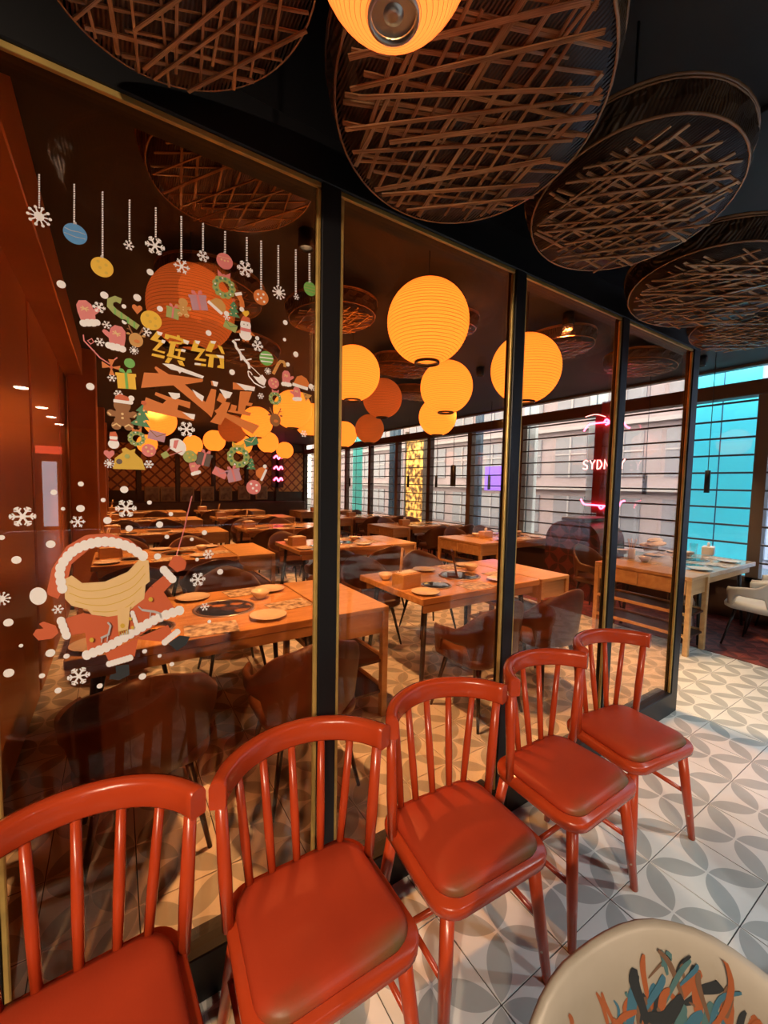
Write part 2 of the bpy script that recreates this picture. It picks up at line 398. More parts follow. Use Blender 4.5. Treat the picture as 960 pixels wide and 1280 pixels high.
#==OBJECTS==
# ------------------------------------------------------------------ red spindle chairs
def rrect(hx, hy, r, n=6, taper=0.):
    out = []
    for cx, cy, a0 in ((hx-r, hy-r, 0), (-hx+r, hy-r, PI/2), (-hx+r, -hy+r, PI), (hx-r, -hy+r, 1.5*PI)):
        for k in range(n+1):
            a = a0+PI/2*k/n; x, y = cx+r*math.cos(a), cy+r*math.sin(a)
            out.append((x*(1-taper*(y+hy)/(2*hy)), y))
    return out
def slab(out, zs):
    """stack of scaled outlines: zs = [(z, inset)]"""
    mb = MB(); n = len(out); vs = []; fs = []
    for z, k in zs:
        for x, y in out:
            L = math.hypot(x, y); vs.append((x*(1-k/L), y*(1-k/L), z))
    for i in range(len(zs)-1):
        for j in range(n): fs.append((i*n+j, i*n+(j+1) % n, (i+1)*n+(j+1) % n, (i+1)*n+j))
    mb.add(vs, fs, True); mb.add(vs[:n], [tuple(reversed(range(n)))]); mb.add(vs[-n:], [tuple(range(n))], True); return mb
# local frame: chair faces -Y, seat centre at origin
def rail_pt(a, r=1.):   # a in -1..1 along the bent top rail
    th = a*1.22; return Vector((.232*math.sin(th)/math.sin(1.22), .06+.155*(math.cos(th)-math.cos(1.22))/(1-math.cos(1.22)), 0))
def make_red_chair():
    t = thing('spindle_chair', '', 'chair')
    o1 = rrect(.218, .195, .075, 7, .06)
    ob('seat_frame', slab(o1, [(.395, .012), (.402, .002), (.425, 0), (.435, .006)]), M['red_paint'], t)
    cu = ob('seat_cushion', slab(rrect(.192, .170, .07, 7, .06), [(0, .004), (.012, -.002), (.026, .006), (.034, .03), (.038, .09), (.039, .15)]), M['vinyl'], t, (0, -.004, .434))
    mb = MB(); N = 26; vs = []; fs = []
    prof = [(-.016, -.034), (.016, -.034), (.019, -.028), (.019, .018), (.014, .029), (0, .033), (-.014, .029), (-.019, .018), (-.019, -.028)]
    for i in range(N+1):
        a = -1+2*i/N; p = rail_pt(a); q = rail_pt(min(1, a+.01))-rail_pt(max(-1, a-.01)); nrm = Vector((q.y, -q.x, 0)).normalized()
        for u, v in prof: vs.append(p + nrm*u + Vector((0, .0, .812+v)))
    m = len(prof)
    for i in range(N):
        for j in range(m): fs.append((i*m+j, i*m+(j+1) % m, (i+1)*m+(j+1) % m, (i+1)*m+j))
    mb.add(vs, fs, True); mb.add(vs[:m], [tuple(range(m))]); mb.add(vs[-m:], [tuple(range(m))])
    ob('top_rail', mb, M['red_paint'], t)
    for k in range(7):
        a = -.9+.3*k; p = rail_pt(a); b = Vector((p.x*.80, .13+(p.y-.13)*.62 if abs(a) > .7 else .155, .425)); b.y = min(b.y, .170)
        if abs(a) > .8: b = Vector((p.x*.92, .095, .425))
        r = .0155 if abs(a) > .8 else .0118
        ob('spindle', MB().tube([b, b.lerp(Vector((p.x, p.y, .79)), .4), (p.x, p.y, .79)], [r*.92, r*1.1, r*.9], 10), M['red_paint'], t)
    for sx in (-1, 1):
        for sy in (-1, 1):
            top = Vector((sx*.165, sy*.145, .40)); bot = Vector((sx*.205, sy*.19 if sy < 0 else .20, 0))
            ob('leg', MB().tube([(top-bot)*1., (top-bot)*.5, (0, 0, 0)], [.0205, .019, .0135], 10), M['red_leg'], t, bot)
        ob('stretcher', MB().tube([(sx*.185, -.167, .205), (sx*.185, .172, .205)], .0095, 8), M['red_paint'], t)
    ob('stretcher', MB().tube([(-.185, .01, .205), (.185, .01, .205)], .0095, 8), M['red_paint'], t)
    return t
red = make_red_chair()
spots = [(-.085, .915, 2, 'red spindle-back chair farthest from the open end of the glass partition'),
         (.415, .915, -1.5, 'red spindle-back chair fourth from the open end of the partition, beneath the stickers'),
         (.915, .915, -4, 'red spindle-back chair in the middle of the row along the partition'),
         (1.455, .91, 0, 'red spindle-back chair second from the open end of the partition'),
         (1.95, .92, -8, 'red spindle-back chair at the open end of the row, by the doorway')]
for i, (x, y, a, lab) in enumerate(spots):
    o = red if i == 0 else dup(red, (x, y, 0))
    o.location = (x, y, 0); o.rotation_euler = (0, 0, math.radians(a)); tag(o, lab, 'chair', 'row of red chairs along the partition')

# ------------------------------------------------------------------ shell armchairs (face +Y locally)
def sm(a, b, x): x = max(0, min(1, (x-a)/(b-a))); return x*x*(3-2*x)
def shell_pt(th, z, off=0.):
    k = 1+(z-.40)*.42; x, y = .258*math.sin(th), -.235*math.cos(th)
    if math.cos(th) < 0: y = .235*(-math.cos(th))*1.25
    p = Vector((x*k, y*k, z)); n = Vector((math.sin(th), -math.cos(th), 0))
    return p + n*off
def zt(th):
    a = abs(th); return .82 - .055*sm(.05, .75, a) - .14*sm(.6, 1.45, a) - .03*sm(1.5, 2.2, a)
def zb(th):
    a = abs(th); return .40 + .135*sm(.95, 1.12, a) - .125*sm(1.86, 2.08, a)
def make_shell(name, label, mshell, mseat):
    t = thing(name, label, 'chair'); N = 48; K = 8; mb = MB(); vs = []; T = .017
    for i in range(N+1):
        th = -2.2+4.4*i/N; a, b = zb(th), zt(th); ring = []
        for k in range(K+1): ring.append(shell_pt(th, a+(b-a)*k/K, T*(1 if 0 < k < K else .55)))
        ring.append(shell_pt(th, b+.008, 0))
        for k in range(K, -1, -1): ring.append(shell_pt(th, a+(b-a)*k/K, -T*(1 if 0 < k < K else .55)))
        vs += ring
    m = 2*K+3; fs = []
    for i in range(N):
        for j in range(m): fs.append((i*m+j, i*m+(j+1) % m, (i+1)*m+(j+1) % m, (i+1)*m+j))
    mb.add(vs, fs, True); mb.add(vs[:m], [tuple(range(m))]); mb.add(vs[-m:], [tuple(range(m))])
    ob('shell', mb, mshell, t)
    ob('seat', slab([(x, y+.01) for x, y in rrect(.245, .235, .12, 7)], [(.385, .03), (.40, .004), (.43, 0), (.452, .012), (.462, .06), (.465, .13)]), mseat, t)
    for sx in (-1, 1):
        for sy in (-1, 1): ob('leg', MB().tube([(sx*.15, sy*.14, .39), (sx*.225, sy*.215, 0)], [.017, .009], 8), M['leg'], t)
    return t
def ribbon(pts, wd, off, t, mat, name):
    """brush stroke lying on the shell; pts = (theta, z)"""
    P = crom([(a, z, 0) for a, z in pts], 5); n = len(P); vs = []; fs = []
    for i, p in enumerate(P):
        q = P[min(i+1, n-1)]-P[max(i-1, 0)]; d = Vector((-q.y, q.x*.27, 0)); L = math.hypot(d.x*.27, d.y) or 1e-6
        ww = wd*(.35+.65*math.sin(PI*min(1, max(0, (i+.6)/(n+.2)))))/2
        for s in (-1, 1): vs.append(shell_pt(p.x+s*d.x/L*ww, min(p.y+s*d.y/L*ww, zt(p.x)-.006), off))
    for i in range(n-1): fs.append((2*i, 2*i+1, 2*i+3, 2*i+2))
    return ob(name, MB().add(vs, fs, True), mat, t)
ch0 = make_shell('shell_armchair', '', M['leather'], M['leather'])
wh = make_shell('shell_armchair', 'white shell armchair with red scroll print beside the slatted window', M['white_shell'], M['white_shell'])
mred = pbr('red_print', (.33, .05, .05), .5); random.seed(3)
for pts in ([(-.35, .72), (-.15, .66), (-.3, .58), (-.1, .5), (-.32, .45)], [(-.1, .66), (.1, .70), (.2, .62), (.05, .58)], [(-.3, .58), (-.48, .6), (-.5, .66)], [(-.1, .5), (.15, .52), (.2, .46)], [(-.15, .72), (.0, .75), (.1, .72)],
            [(-.62, .70), (-.72, .64), (-.6, .6)], [(.3, .66), (.42, .6), (.3, .54), (.45, .48)]):
    ribbon(pts, .022, .0195, wh, mred, 'printed_scroll')
wh.location = (5.34, 1.34, 0); wh.rotation_euler = (0, 0, math.radians(-6)); wh['group'] = 'white armchairs by the window'
w2 = dup(wh, (5.98, 1.36, 0), math.radians(4), 'white shell armchair tucked in the corner between window and pale table')
fg = make_shell('shell_armchair', 'cream shell armchair painted with blue, black and orange brush strokes', M['cream_shell'], M['cream_shell'])
cols = dict(blue=(.04, .13, .20), black=(.02, .025, .03), orange=(.30, .085, .03), teal=(.06, .14, .15), brown=(.14, .08, .05))
for k, v in cols.items(): M['pt_'+k] = pbr('paint_'+k, v, .45)
for c, wd, pts in (('orange', .010, [(-.18, .79), (-.22, .74), (-.17, .68), (-.05, .63)]), ('teal', .04, [(-.62, .55), (-.5, .64), (-.35, .70), (-.32, .66)]), ('black', .075, [(-.45, .5), (-.25, .58), (-.05, .64), (0, .69)]), ('black', .05, [(-.1, .5), (.02, .57), (.1, .63)]),
                   ('blue', .04, [(.0, .56), (.18, .62), (.16, .70), (.08, .755)]), ('blue', .03, [(.08, .74), (.2, .72), (.27, .735)]), ('blue', .05, [(.12, .5), (.3, .56), (.36, .63)]), ('orange', .028, [(.02, .55), (.16, .60), (.34, .655)]),
                   ('brown', .035, [(-.6, .5), (-.45, .57), (-.3, .6)]), ('teal', .03, [(-.3, .72), (-.4, .68), (-.35, .62)]), ('black', .03, [(-.02, .70), (.06, .66), (.15, .66)]), ('brown', .03, [(-.5, .48), (-.2, .52), (0, .6)]), ('blue', .035, [(-.75, .5), (-.66, .56), (-.7, .6)])):
    if c in ('teal', 'blue', 'brown') or wd > .06: continue
    ribbon([(a*1.15, z+.03) for a, z in pts], wd*.9, -.0192, fg, M['pt_'+c], 'brush_stroke')
rb = random.Random(44)
for k in range(130):
    a = rb.gauss(-.03, .27); z = rb.uniform(.63, .805)-abs(a)*.12; c = rb.choice(['black', 'black', 'black', 'teal', 'blue', 'blue', 'brown', 'orange'] if k % 6 else ['orange']); da = rb.uniform(-.16, .16); dz = rb.uniform(.02, .09)
    ribbon([(a, z-dz), (a+da*.6+rb.uniform(-.04, .04), z-dz*.3), (a+da, z)], rb.uniform(.005, .02), -.0176-.000012*k, fg, M['pt_'+c], 'brush_stroke')
fg.location = (.575, .075, 0); fg.rotation_euler = (0, 0, math.radians(135)); fg['group'] = 'chair beside the photographer'

# ------------------------------------------------------------------ tables and side consoles
def make_table(mt, name='hotpot_table', wd=1.3, dp=.9):
    t = thing(name, '', 'table')
    ob('tabletop', MB().box((0, 0, .725), (wd, dp, .05), bev=.008), mt, t)
    ob('apron', MB().box((0, dp/2-.05, .665), (wd-.1, .02, .07)).box((0, -dp/2+.05, .665), (wd-.1, .02, .07)), M['console'], t)
    for sx in (-1, 1):
        for sy in (-1, 1): ob('leg', MB().tube([(sx*(wd/2-.12), sy*(dp/2-.12), .70), (sx*(wd/2-.06), sy*(dp/2-.07), 0)], [.022, .016], 8), M['leg'], t)
    for x, r in ((.12, .17), (-.3, .11)):
        b = ob('burner', MB().lathe([(r, 0), (r, .004), (r-.012, .006), (0.001, .006)], 28), M['burner'], t, (x, .0 if r > .15 else -.18, .75))
        ob('burner_ring', MB().lathe([(r+.014, 0), (r+.014, .006), (r, .007), (r, 0)], 28, close=True), M['steel'], b)
    return t
def make_console(dp=.92, wd=.40):
    t = thing('side_console', '', 'console')
    ob('console_top', MB().box((0, 0, .735), (wd, dp, .03), bev=.005), M['console'], t)
    ob('drawer_box', MB().box((0, 0, .645), (wd-.03, dp-.04, .15)), M['console'], t)
    for sy in (-.25, .25):
        d = ob('drawer', MB().box((-wd/2+.01, sy*dp*.93, .645), (.02, dp*.43, .12), bev=.004), M['console'], t)
    for sx in (-1, 1):
        for sy in (-1, 1): ob('leg', MB().box((sx*(wd/2-.022), sy*(dp/2-.022), .36), (.044, .044, .72), bev=.004), M['console'], t)
    for z in (.17, .38):
        s = ob('shelf', MB().box((0, 0, z), (wd-.05, dp-.04, .018)), M['dark_wood'], t)
        ob('shelf_rail', MB().box((-wd/2+.015, 0, z+.012), (.02, dp-.07, .028)).box((wd/2-.015, 0, z+.012), (.02, dp-.07, .028)), M['console'], s)
    return t
tb0 = make_table(M['table']); cs0 = make_console(); first = {'t': True, 'c': True}
ROW = ['first', 'second', 'third', 'fourth', 'fifth']
tables = []; consoles = []
def place(proto, key, loc, rz, label, group):
    if first[key]: o = proto; first[key] = False; o.location = loc; o.rotation_euler = (0, 0, rz); tag(o, label, None, group)
    else: o = dup(proto, loc, rz, label, group)
    return o
LM = {'table_wood': M['stone']}
for r in range(5):
    y = 2.69+2.32*r
    for c, (xt, xc, nm) in enumerate(((.44, 1.30, 'nearest the copper wall'), (2.44, 3.30, 'on the aisle'))):
        tables.append((xt, y, place(tb0, 't', (xt, y, 0), 0, f'orange wood hotpot table {nm}, {ROW[r]} row behind the glass', 'hotpot tables behind the glass'), nm, r))
        consoles.append(place(cs0, 'c', (xc, y, 0), 0, f'wooden side console {nm}, {ROW[r]} row behind the glass', 'side consoles'))
for r in range(5):
    y = (2.06, 4.52, 6.70, 8.95, 11.2)[r]
    xt, xc = (5.47, 4.62) if r == 0 else (5.35, 4.45)
    q = dup(tb0, (xt, y, 0), 0, f'pale stone hotpot table by the windows, {ROW[r]} from the doorway', 'hotpot tables along the windows', LM if r == 0 else None)
    tables.append((xt, y, q, 'by the windows', r))
    dup(cs0, (xc, y, 0), 0, f'wooden side console by the windows, {ROW[r]} from the doorway' + (', with drawers and shelves' if r == 0 else ''), 'side consoles')
# tables on the photographer's side, mirrored in the glass
for k, (x, y, lab) in enumerate(((.75, -1.18, 'white topped hotpot table mirrored in the stickered pane'), (2.25, -.98, 'white topped hotpot table mirrored in the second pane'))):
    dup(tb0, (x, y, 0), 0, lab, 'tables in front of the partition', {'table_wood': M['white_shell']})
dup(cs0, (-.62, -1.0, 0), 0, 'wooden side console mirrored at the edge of the stickered pane', 'side consoles')

# brown armchairs round the dining tables
firstc = [True]
def seat_at(x, y, rz, label, group):
    if firstc[0]: firstc[0] = False; ch0.location = (x, y, 0); ch0.rotation_euler = (0, 0, rz); tag(ch0, label, 'chair', group); return ch0
    return dup(ch0, (x, y, 0), rz, label, group)
random.seed(11)
for xt, y, o, nm, r in tables:
    if nm == 'by the windows' and r == 0:
        for dx in (-.42,): seat_at(xt+dx, y+.78, PI, 'brown leather armchair beyond the pale stone table, ' + ('console' if dx < 0 else 'window') + ' end', 'brown armchairs')
        continue
    for side, sy in (('glass', -1), ('far', 1)):
        if r >= 3 and sy > 0: continue
        if nm == 'by the windows' and r == 1 and sy < 0: continue
        for en, dx in (('left', -.36), ('right', .34)):
            j = random.uniform(-.02, .02)
            en2 = {'nearest the copper wall': {'left': 'wall', 'right': 'console'}, 'on the aisle': {'left': 'wall', 'right': 'console'}, 'by the windows': {'left': 'console', 'right': 'window'}}[nm][en]
            where = {'nearest the copper wall': 'wall-side', 'on the aisle': 'aisle', 'by the windows': 'window'}[nm]
            seat_at(xt+dx+j, y+sy*(.70+abs(j)*.6), (0 if sy < 0 else PI)+random.uniform(-.10, .10), f'brown leather armchair on {side} side of {ROW[r]} {where} table, {en2} end', 'brown armchairs')
for x, y, a, lab in ((1.15, -.48, PI-.1, 'brown armchair mirrored between the first and second panes'), (2.2, -.30, PI+.1, 'brown armchair mirrored in the second pane, at the white table')):
    seat_at(x, y, a, lab, 'armchairs in front of the partition')

# ------------------------------------------------------------------ things on the tables
def lift(px, py): return on_floor(px, py, .7508)
plate_me = MB().lathe([(.0, .004), (.05, .003), (.06, 0), (.07, .004), (.105, .016), (.108, .019), (.104, .019), (.07, .009), (.001, .008)], 26).mesh('plate'); plate_me.materials.append(M['ceramic'])
bowl_me = MB().lathe([(.001, .0), (.03, .0), (.033, .008), (.055, .03), (.065, .055), (.061, .055), (.05, .032), (.03, .014), (.001, .012)], 22).mesh('bowl'); bowl_me.materials.append(M['ceramic'])
cup_me = MB().lathe([(.001, 0), (.028, 0), (.034, .1), (.031, .1), (.026, .008), (.001, .008)], 18).mesh('glass'); cup_me.materials.append(glass('tumbler', (.93, .94, .93), 1.5))
def tissue(loc, rz, lab, wht=False):
    t = thing('tissue_box', lab, 'tissue box', loc, rz, 'tissue boxes')
    ob('box', MB().box((0, 0, .05), (.21, .12, .10), bev=.006), M['paper'] if wht else M['console'], t)
    ob('tissue', MB().lathe([(.034, .10), (.02, .115), (.03, .135), (.012, .155), (.001, .15)], 9, sx=1.2, sy=.6), M['paper'], t)
    return t
def chopcup(loc, lab, grp='chopstick holders'):
    t = thing('chopstick_holder', lab, 'holder', loc, random.uniform(0, 3), grp)
    ob('cup', MB().lathe([(.001, 0), (.036, 0), (.04, .11), (.036, .11), (.033, .01), (.001, .01)], 16), M['ceramic'], t)
    for a in (0, 1.1, 2.3, 3.6, 5.0): ob('chopstick', MB().tube([(0, 0, .012), (.045*math.cos(a), .045*math.sin(a), .23)], .0035, 6), M['console'], t)
    return t
def wood_caddy(loc, rz, lab):
    t = thing('menu_caddy', lab, 'caddy', loc, rz, 'wooden caddies')
    ob('box', MB().box((0, 0, .055), (.20, .13, .11), bev=.005), M['console'], t)
    ob('paper_stack', MB().box((0, 0, .113), (.15, .09, .008)), M['paper'], t)
    for k, dx in enumerate((-.06, -.045)): ob('chopstick', MB().tube([(dx, .02, .1), (dx+.05, .05, .30)], .004, 6), M['console'], t)
    return t
T2 = 'first aisle table'
wood_caddy(lift(508, 733), .15, 'wooden menu caddy on the first aisle table behind the glass')
mn = thing('menu_stand', 'dark upright menu board leaning on the first aisle table', 'menu', lift(570, 721)+Vector((0, 0, .007)), .9)
ob('board', MB().box((0, .02, .115), (.15, .012, .23), M=Matrix.Rotation(-.22, 3, 'X'), bev=.002), M['leather'], mn)
ob('foot', MB().box((0, .03, .008), (.15, .09, .016)), M['leather'], mn)
TN = {0: 'first', 1: 'second', 2: 'third', 3: 'fourth', 4: 'fifth'}
random.seed(21); P = {}
for xt, y, o, nm, r in tables:
    where = {'nearest the copper wall': 'wall-side', 'on the aisle': 'aisle', 'by the windows': 'window'}[nm]; tn = f'{TN[r]} {where} table'
    near = r < 2
    for k, (dx, dy) in enumerate(((-.53, -.33), (.3, -.3), (-.02, .32), (.5, .3))[:4 if near else 2]):
        q = ob('plate', plate_me, None, None, (xt+dx+random.uniform(-.01, .01), y+dy, .7508)); tag(q, f'round ceramic dinner plate set on the {tn}', 'plate', 'plates on the ' + tn)
    for k, (dx, dy) in enumerate(((-.02, -.34), (.5, -.12), (.33, .33))[:3 if near else 1]):
        q = ob('place_mat', MB().box((0, 0, .0015), (.27, .19, .003)), M['menu'], None, (xt+dx, y+dy*1.02, .7508), (0, 0, random.uniform(-.2, .2))); tag(q, f'printed paper place mat lying on the {tn}', 'place mat', 'place mats on the ' + tn)
    if near:
        for dx, dy in ((-.55, .18), (.38, .12)):
            q = ob('bowl', bowl_me, None, None, (xt+dx, y+dy, .7508)); tag(q, f'small ceramic bowl set on the {tn}', 'bowl', 'bowls on the ' + tn)
    if r > 0 or where == 'wall-side':
        if where != 'wall-side' or r > 0: (wood_caddy if where != 'window' else tissue)((xt-.5, y+.02, .7508), .1, f'{"wooden menu caddy" if where != "window" else "small tissue box"} on the {tn}')
# window table dressing
tissue(lift(885, 693)+Vector((0,0,.0008)), .25, 'white tissue box on the pale stone table by the window', True)
q = ob('drinking_glass', cup_me, None, None, lift(866, 697), None, (1.2, 1.2, 1.7)); tag(q, 'tall steel-rimmed drinking glass on the pale stone table', 'glass')
chopcup(lift(789, 698), 'white cup of wooden chopsticks on the console by the doorway')
tw = thing('towel_stack', 'crumpled pile of white cloths on the console by the doorway', 'cloth', lift(815, 690)+Vector((0, 0, .03)))
for k in range(4): ob('cloth', MB().lathe([(.001, .0), (.09, .0), (.10, .02), (.07, .04), (.001, .05)], 11, sx=1.2, sy=.8, smooth=False), M['paper'], tw, (random.uniform(-.06, .06), random.uniform(-.06, .06), .035*k), (random.uniform(-.2, .2), random.uniform(-.2, .2), k))
sv = thing('saucer_stack', 'small stack of white saucers next to the chopstick cup', 'saucers', lift(778, 692))
for k in range(4): ob('saucer', plate_me, None, sv, (0, 0, .012*k), None, (.7, .7, .9))
sc_ = thing('spare_canister', 'grey steel canister with white hose under the doorway console', 'canister', (4.96, 1.84, .0))
ob('body', MB().lathe([(.001, 0), (.075, 0), (.08, .02), (.08, .40), (.05, .46), (.02, .48), (.001, .48)], 20), M['steel'], sc_)
ob('hose', MB().tube(crom([(-.05, .02, .38), (-.11, .0, .34), (-.10, .02, .27), (-.12, -.01, .2)]), .012, 8), M['paper'], sc_)
for k, (x, y) in enumerate(((.2, -.93), (.6, -.88), (1.1, -1.4), (2.0, -.8), (2.6, -1.1))):
    q = ob('plate', plate_me, None, None, (x, y, .7508)); tag(q, 'round ceramic plate on a white topped table, mirrored in glass', 'plate', 'plates in front of the partition')
for k, (x, y) in enumerate(((.9, -.9), (1.2, -1.1), (2.4, -.75))):
    q = ob('bowl', bowl_me, None, None, (x, y, .7508)); tag(q, 'small ceramic bowl on a white topped table, mirrored in glass', 'bowl', 'bowls in front of the partition')

# ------------------------------------------------------------------ tiled divider with neon sign
dv = thing('tiled_divider', 'dark red petal-tiled divider with rounded shoulder under the neon sign', 'divider', (5.62, 3.45, 0))
out = [(-.42, 0), (.42, 0)] + [(.42-.30+.30*math.cos(a), .78+.30*math.sin(a)) for a in [PI/2*k/8 for k in range(9)]] + [(-.12-.30*math.sin(a), .78+.30*math.cos(a)) for a in [PI/2*k/8 for k in range(9)]]
ob('body', MB().prism(out, -.2, .42, lambda u, v, w: Vector((w, u, v))), M['pillar_tile'], dv)
ob('cap', MB().box((.12, 0, 1.105), (.66, .36, .06), bev=.02), M['dark_wood'], dv)
ns = thing('neon_sign', 'pink neon sign with scroll lines above and below the word SYDNEY', 'neon sign', (6.13, 3.5, 0))
LET = {'S': [[(1, .9), (.6, 1), (.15, .9), (.1, .65), (.5, .5), (.9, .38), (.9, .1), (.5, 0), (.05, .1)]], 'Y': [[(0, 1), (.5, .5), (1, 1)], [(.5, .5), (.5, 0)]],
       'D': [[(.1, 0), (.1, 1), (.6, .95), (.95, .6), (.95, .4), (.6, .05), (.1, 0)]], 'N': [[(.1, 0), (.1, 1), (.9, 0), (.9, 1)]], 'E': [[(.9, 1), (.1, 1), (.1, 0), (.9, 0)], [(.1, .5), (.75, .5)]]}
a0 = on_x(729, 575, 6.13); a1 = on_x(784, 577, 6.13); hgt = abs(on_x(729, 587, 6.13).z-on_x(729, 576, 6.13).z); step = (a0.y-a1.y)/6
for k, chh in enumerate('SYDNEY'):
    mb = MB()
    for st in LET[chh]: mb.tube([(0, a0.y-k*step-u*step*.72-3.5, 1.845+v*hgt) for u, v in st], .010, 6)
    ob('letter_' + chh.lower(), mb, M['neon_white'], ns)
def nl(pts, mat='neon', r=.012):
    P = crom([on_x(px, py, 6.13)-Vector((6.13, 3.5, 0)) for px, py in pts], 5); ob('scroll_line', MB().tube(P, r, 7), M[mat], ns)
nl([(730, 539), (736, 531), (745, 529), (756, 528), (768, 527)]); nl([(755, 528), (758, 524), (762, 528), (757, 531)]); nl([(779, 527), (783, 533), (787, 535)])
nl([(726, 624), (730, 630), (738, 631), (750, 632), (764, 633)]); nl([(748, 632), (751, 636), (755, 633)]); nl([(772, 636), (776, 628), (781, 626)]); nl([(732, 521), (745, 518), (757, 521)], 'neon_white', .006)
ob('backing', MB().box((.035, -.05, 1.93), (.02, .34, 1.5)), pbr('neon_back', (.20, .02, .03), .4), ns)
n2 = thing('neon_sign', 'small stacked pink neon sign at the far end of the windows', 'neon sign', (5.15, 15.36, 1.3))
for z in (.32, .75, 1.15): ob('neon_tube', MB().tube(crom([(-.16, 0, z), (-.06, 0, z+.1), (.02, 0, z-.02), (.12, 0, z+.1), (.18, 0, z)]), .03, 6), M['neon'], n2)
ob('backing', MB().box((0, .05, .8), (.46, .02, 1.5)), M['dark_wood'], n2)
for k, (px, py) in enumerate(((190, 618), (210, 618), (234, 618), (259, 617), (282, 617), (305, 616), (327, 616))):
    c = on_y(px, py, YB-.10); pf = thing('framed_picture', 'small pale framed picture on the back wall above the bench', 'picture', c, 0, 'framed pictures on the back wall')
    ob('frame', MB().box((0, 0, 0), (.44, .04, .50), bev=.012), pbr('picture_frame', (.40, .26, .12), .5) if k == 0 else M['pf'], pf)
    if k == 0: M['pf'] = bpy.data.materials['picture_frame']; M['pp'] = pbr('picture_print', (.42, .32, .18), .5, var=(.14, .07, .04), vs=5)
    ob('print', MB().box((0, -.022, 0), (.34, .01, .40)), M['pp'], pf)

# ------------------------------------------------------------------ lanterns
def lantern_meshes():
    N = 34; prof = []
    for i in range(2*N+1):
        a = -PI/2+.30+(PI-.58)*i/(2*N); r = 1.0 if i % 2 else .988
        prof.append((math.cos(a)*r, math.sin(a)*r))
    sh = MB()
    n = 36; vs = []; fs = []
    for r, z in prof:
        for k in range(n): vs.append((r*math.cos(2*PI*k/n), r*math.sin(2*PI*k/n), z))
    for i in range(len(prof)-1):
        for k in range(n): fs.append((i*n+k, i*n+(k+1) % n, (i+1)*n+(k+1) % n, (i+1)*n+k))
    sh.add(vs, fs, True)
    wr = MB()
    for i in range(1, 2*N, 2):
        r, z = prof[i]; wr.lathe([(r-.002, z-.0045), (r+.0026, z), (r-.002, z+.0045)], n, caps=False)
    b = prof[0]; t_ = prof[-1]
    rb = MB().lathe([(b[0]+.02, b[1]-.05), (b[0]+.02, b[1]+.03), (b[0]-.02, b[1]+.03), (b[0]-.02, b[1]-.05)], 28, close=True)
    rt_ = MB().lathe([(t_[0]+.02, t_[1]-.03), (t_[0]+.02, t_[1]+.03), (t_[0]-.02, t_[1]+.03), (t_[0]-.02, t_[1]-.03)], 28, close=True)
    for a in (0, PI/2): rt_.tube([(-t_[0]*math.cos(a), -t_[0]*math.sin(a), t_[1]), (t_[0]*math.cos(a), t_[0]*math.sin(a), t_[1])], .015, 5)
    bu = MB().lathe([(.001, -.22), (.06, -.20), (.10, -.12), (.10, -.04), (.05, .06), (.05, .16), (.001, .16)], 14)
    sk = MB().lathe([(.06, .14), (.06, .34), (.015, .36), (.015, t_[1])], 10)
    bp = MB().lathe([(.27, -.93), (.25, -.88), (.14, -.86), (.12, -.95), (.04, -.97), (.001, -.97)], 24)
    return [m.mesh(n_) for m, n_ in ((sh, 'shade'), (wr, 'rib_wire'), (rb, 'bottom_ring'), (rt_, 'top_ring'), (bu, 'bulb'), (sk, 'socket'), (bp, 'base_plate'))]
LMS = lantern_meshes(); M['wire'] = pbr('rib_wire', (.40, .13, .03), .6)
def lantern(loc, r, label, lit=True, group='paper lanterns', watt=0., full=True):
    t = thing('paper_lantern', label, 'lantern', loc, random.uniform(0, 6), group); t.scale = (r, r, r)
    for me, nm, mt in zip(LMS, ('shade', 'rib_wire', 'bottom_ring', 'top_ring', 'bulb', 'socket', 'base_plate'), ((M['lamp_near'] if group.endswith('glass') else M['lamp']) if lit else M['lamp_dim'], M['wire'], M['steel'] if group.endswith('glass') else M['leg'], M['leg'], M['bulb'] if lit else M['paper'], M['steel'], M['steel'])):
        if nm == 'base_plate' and not group.endswith('glass'): continue
        if not full and nm in ('socket', 'bulb', 'rib_wire'): continue
        o = ob(nm, me, None, t)
        if not me.materials: me.materials.append(mt)
        o.material_slots[0].link = 'OBJECT'; o.material_slots[0].material = mt
    ob('cord', MB().tube([(0, 0, .9), (0, 0, (ZC-loc[2])/r)], .012, 5), M['leg'], t)
    if watt:
        li = bpy.data.lights.new('lantern_bulb_light', 'POINT'); li.energy = watt; li.color = (1, .55, .2); li.shadow_soft_size = .03
        lo = bpy.data.objects.new('lantern_bulb_light', li); COL.objects.link(lo); lo.location = loc
    return t
def lan_px(px, py, rp, R=.25):
    d = ray(px, py); t = F*R/rp; return Vector((d.x*t, d.y*t, CH+d.z*t))
def lan_z(px, py, z=2.5):
    d = ray(px, py); t = (z-CH)/d.z; return Vector((d.x*t, d.y*t, z))
random.seed(5)
lantern(ray(494, -88)*.60+Vector((0, 0, CH)), .1225, 'glowing orange paper lantern hanging above the red chairs, outside the glass', True, 'lantern outside the glass', .3)
for (px, py, rp, lab) in ((535, 403, 51, 'largest glowing lantern behind the second glass pane'), (657, 461, 42.5, 'glowing lantern crossed by the mullion between second and third panes'), (558, 484, 32.5, 'glowing lantern tucked just below the largest one'), (547, 521, 23.5, 'glowing lantern lowest under the largest one'), (441, 467, 34, 'glowing lantern half hidden by the mullion beside the stickered pane')):
    lantern(lan_px(px, py, rp), .25, lab, True, 'paper lanterns', 2.2)
lantern(lan_px(240, 386, 51), .25, 'dim unlit paper lantern behind the sticker wreath', False, 'paper lanterns', .5)
lantern(lan_px(478, 498, 24.5), .25, 'dim paper lantern behind the glowing ones, second pane', False, 'paper lanterns', .4)
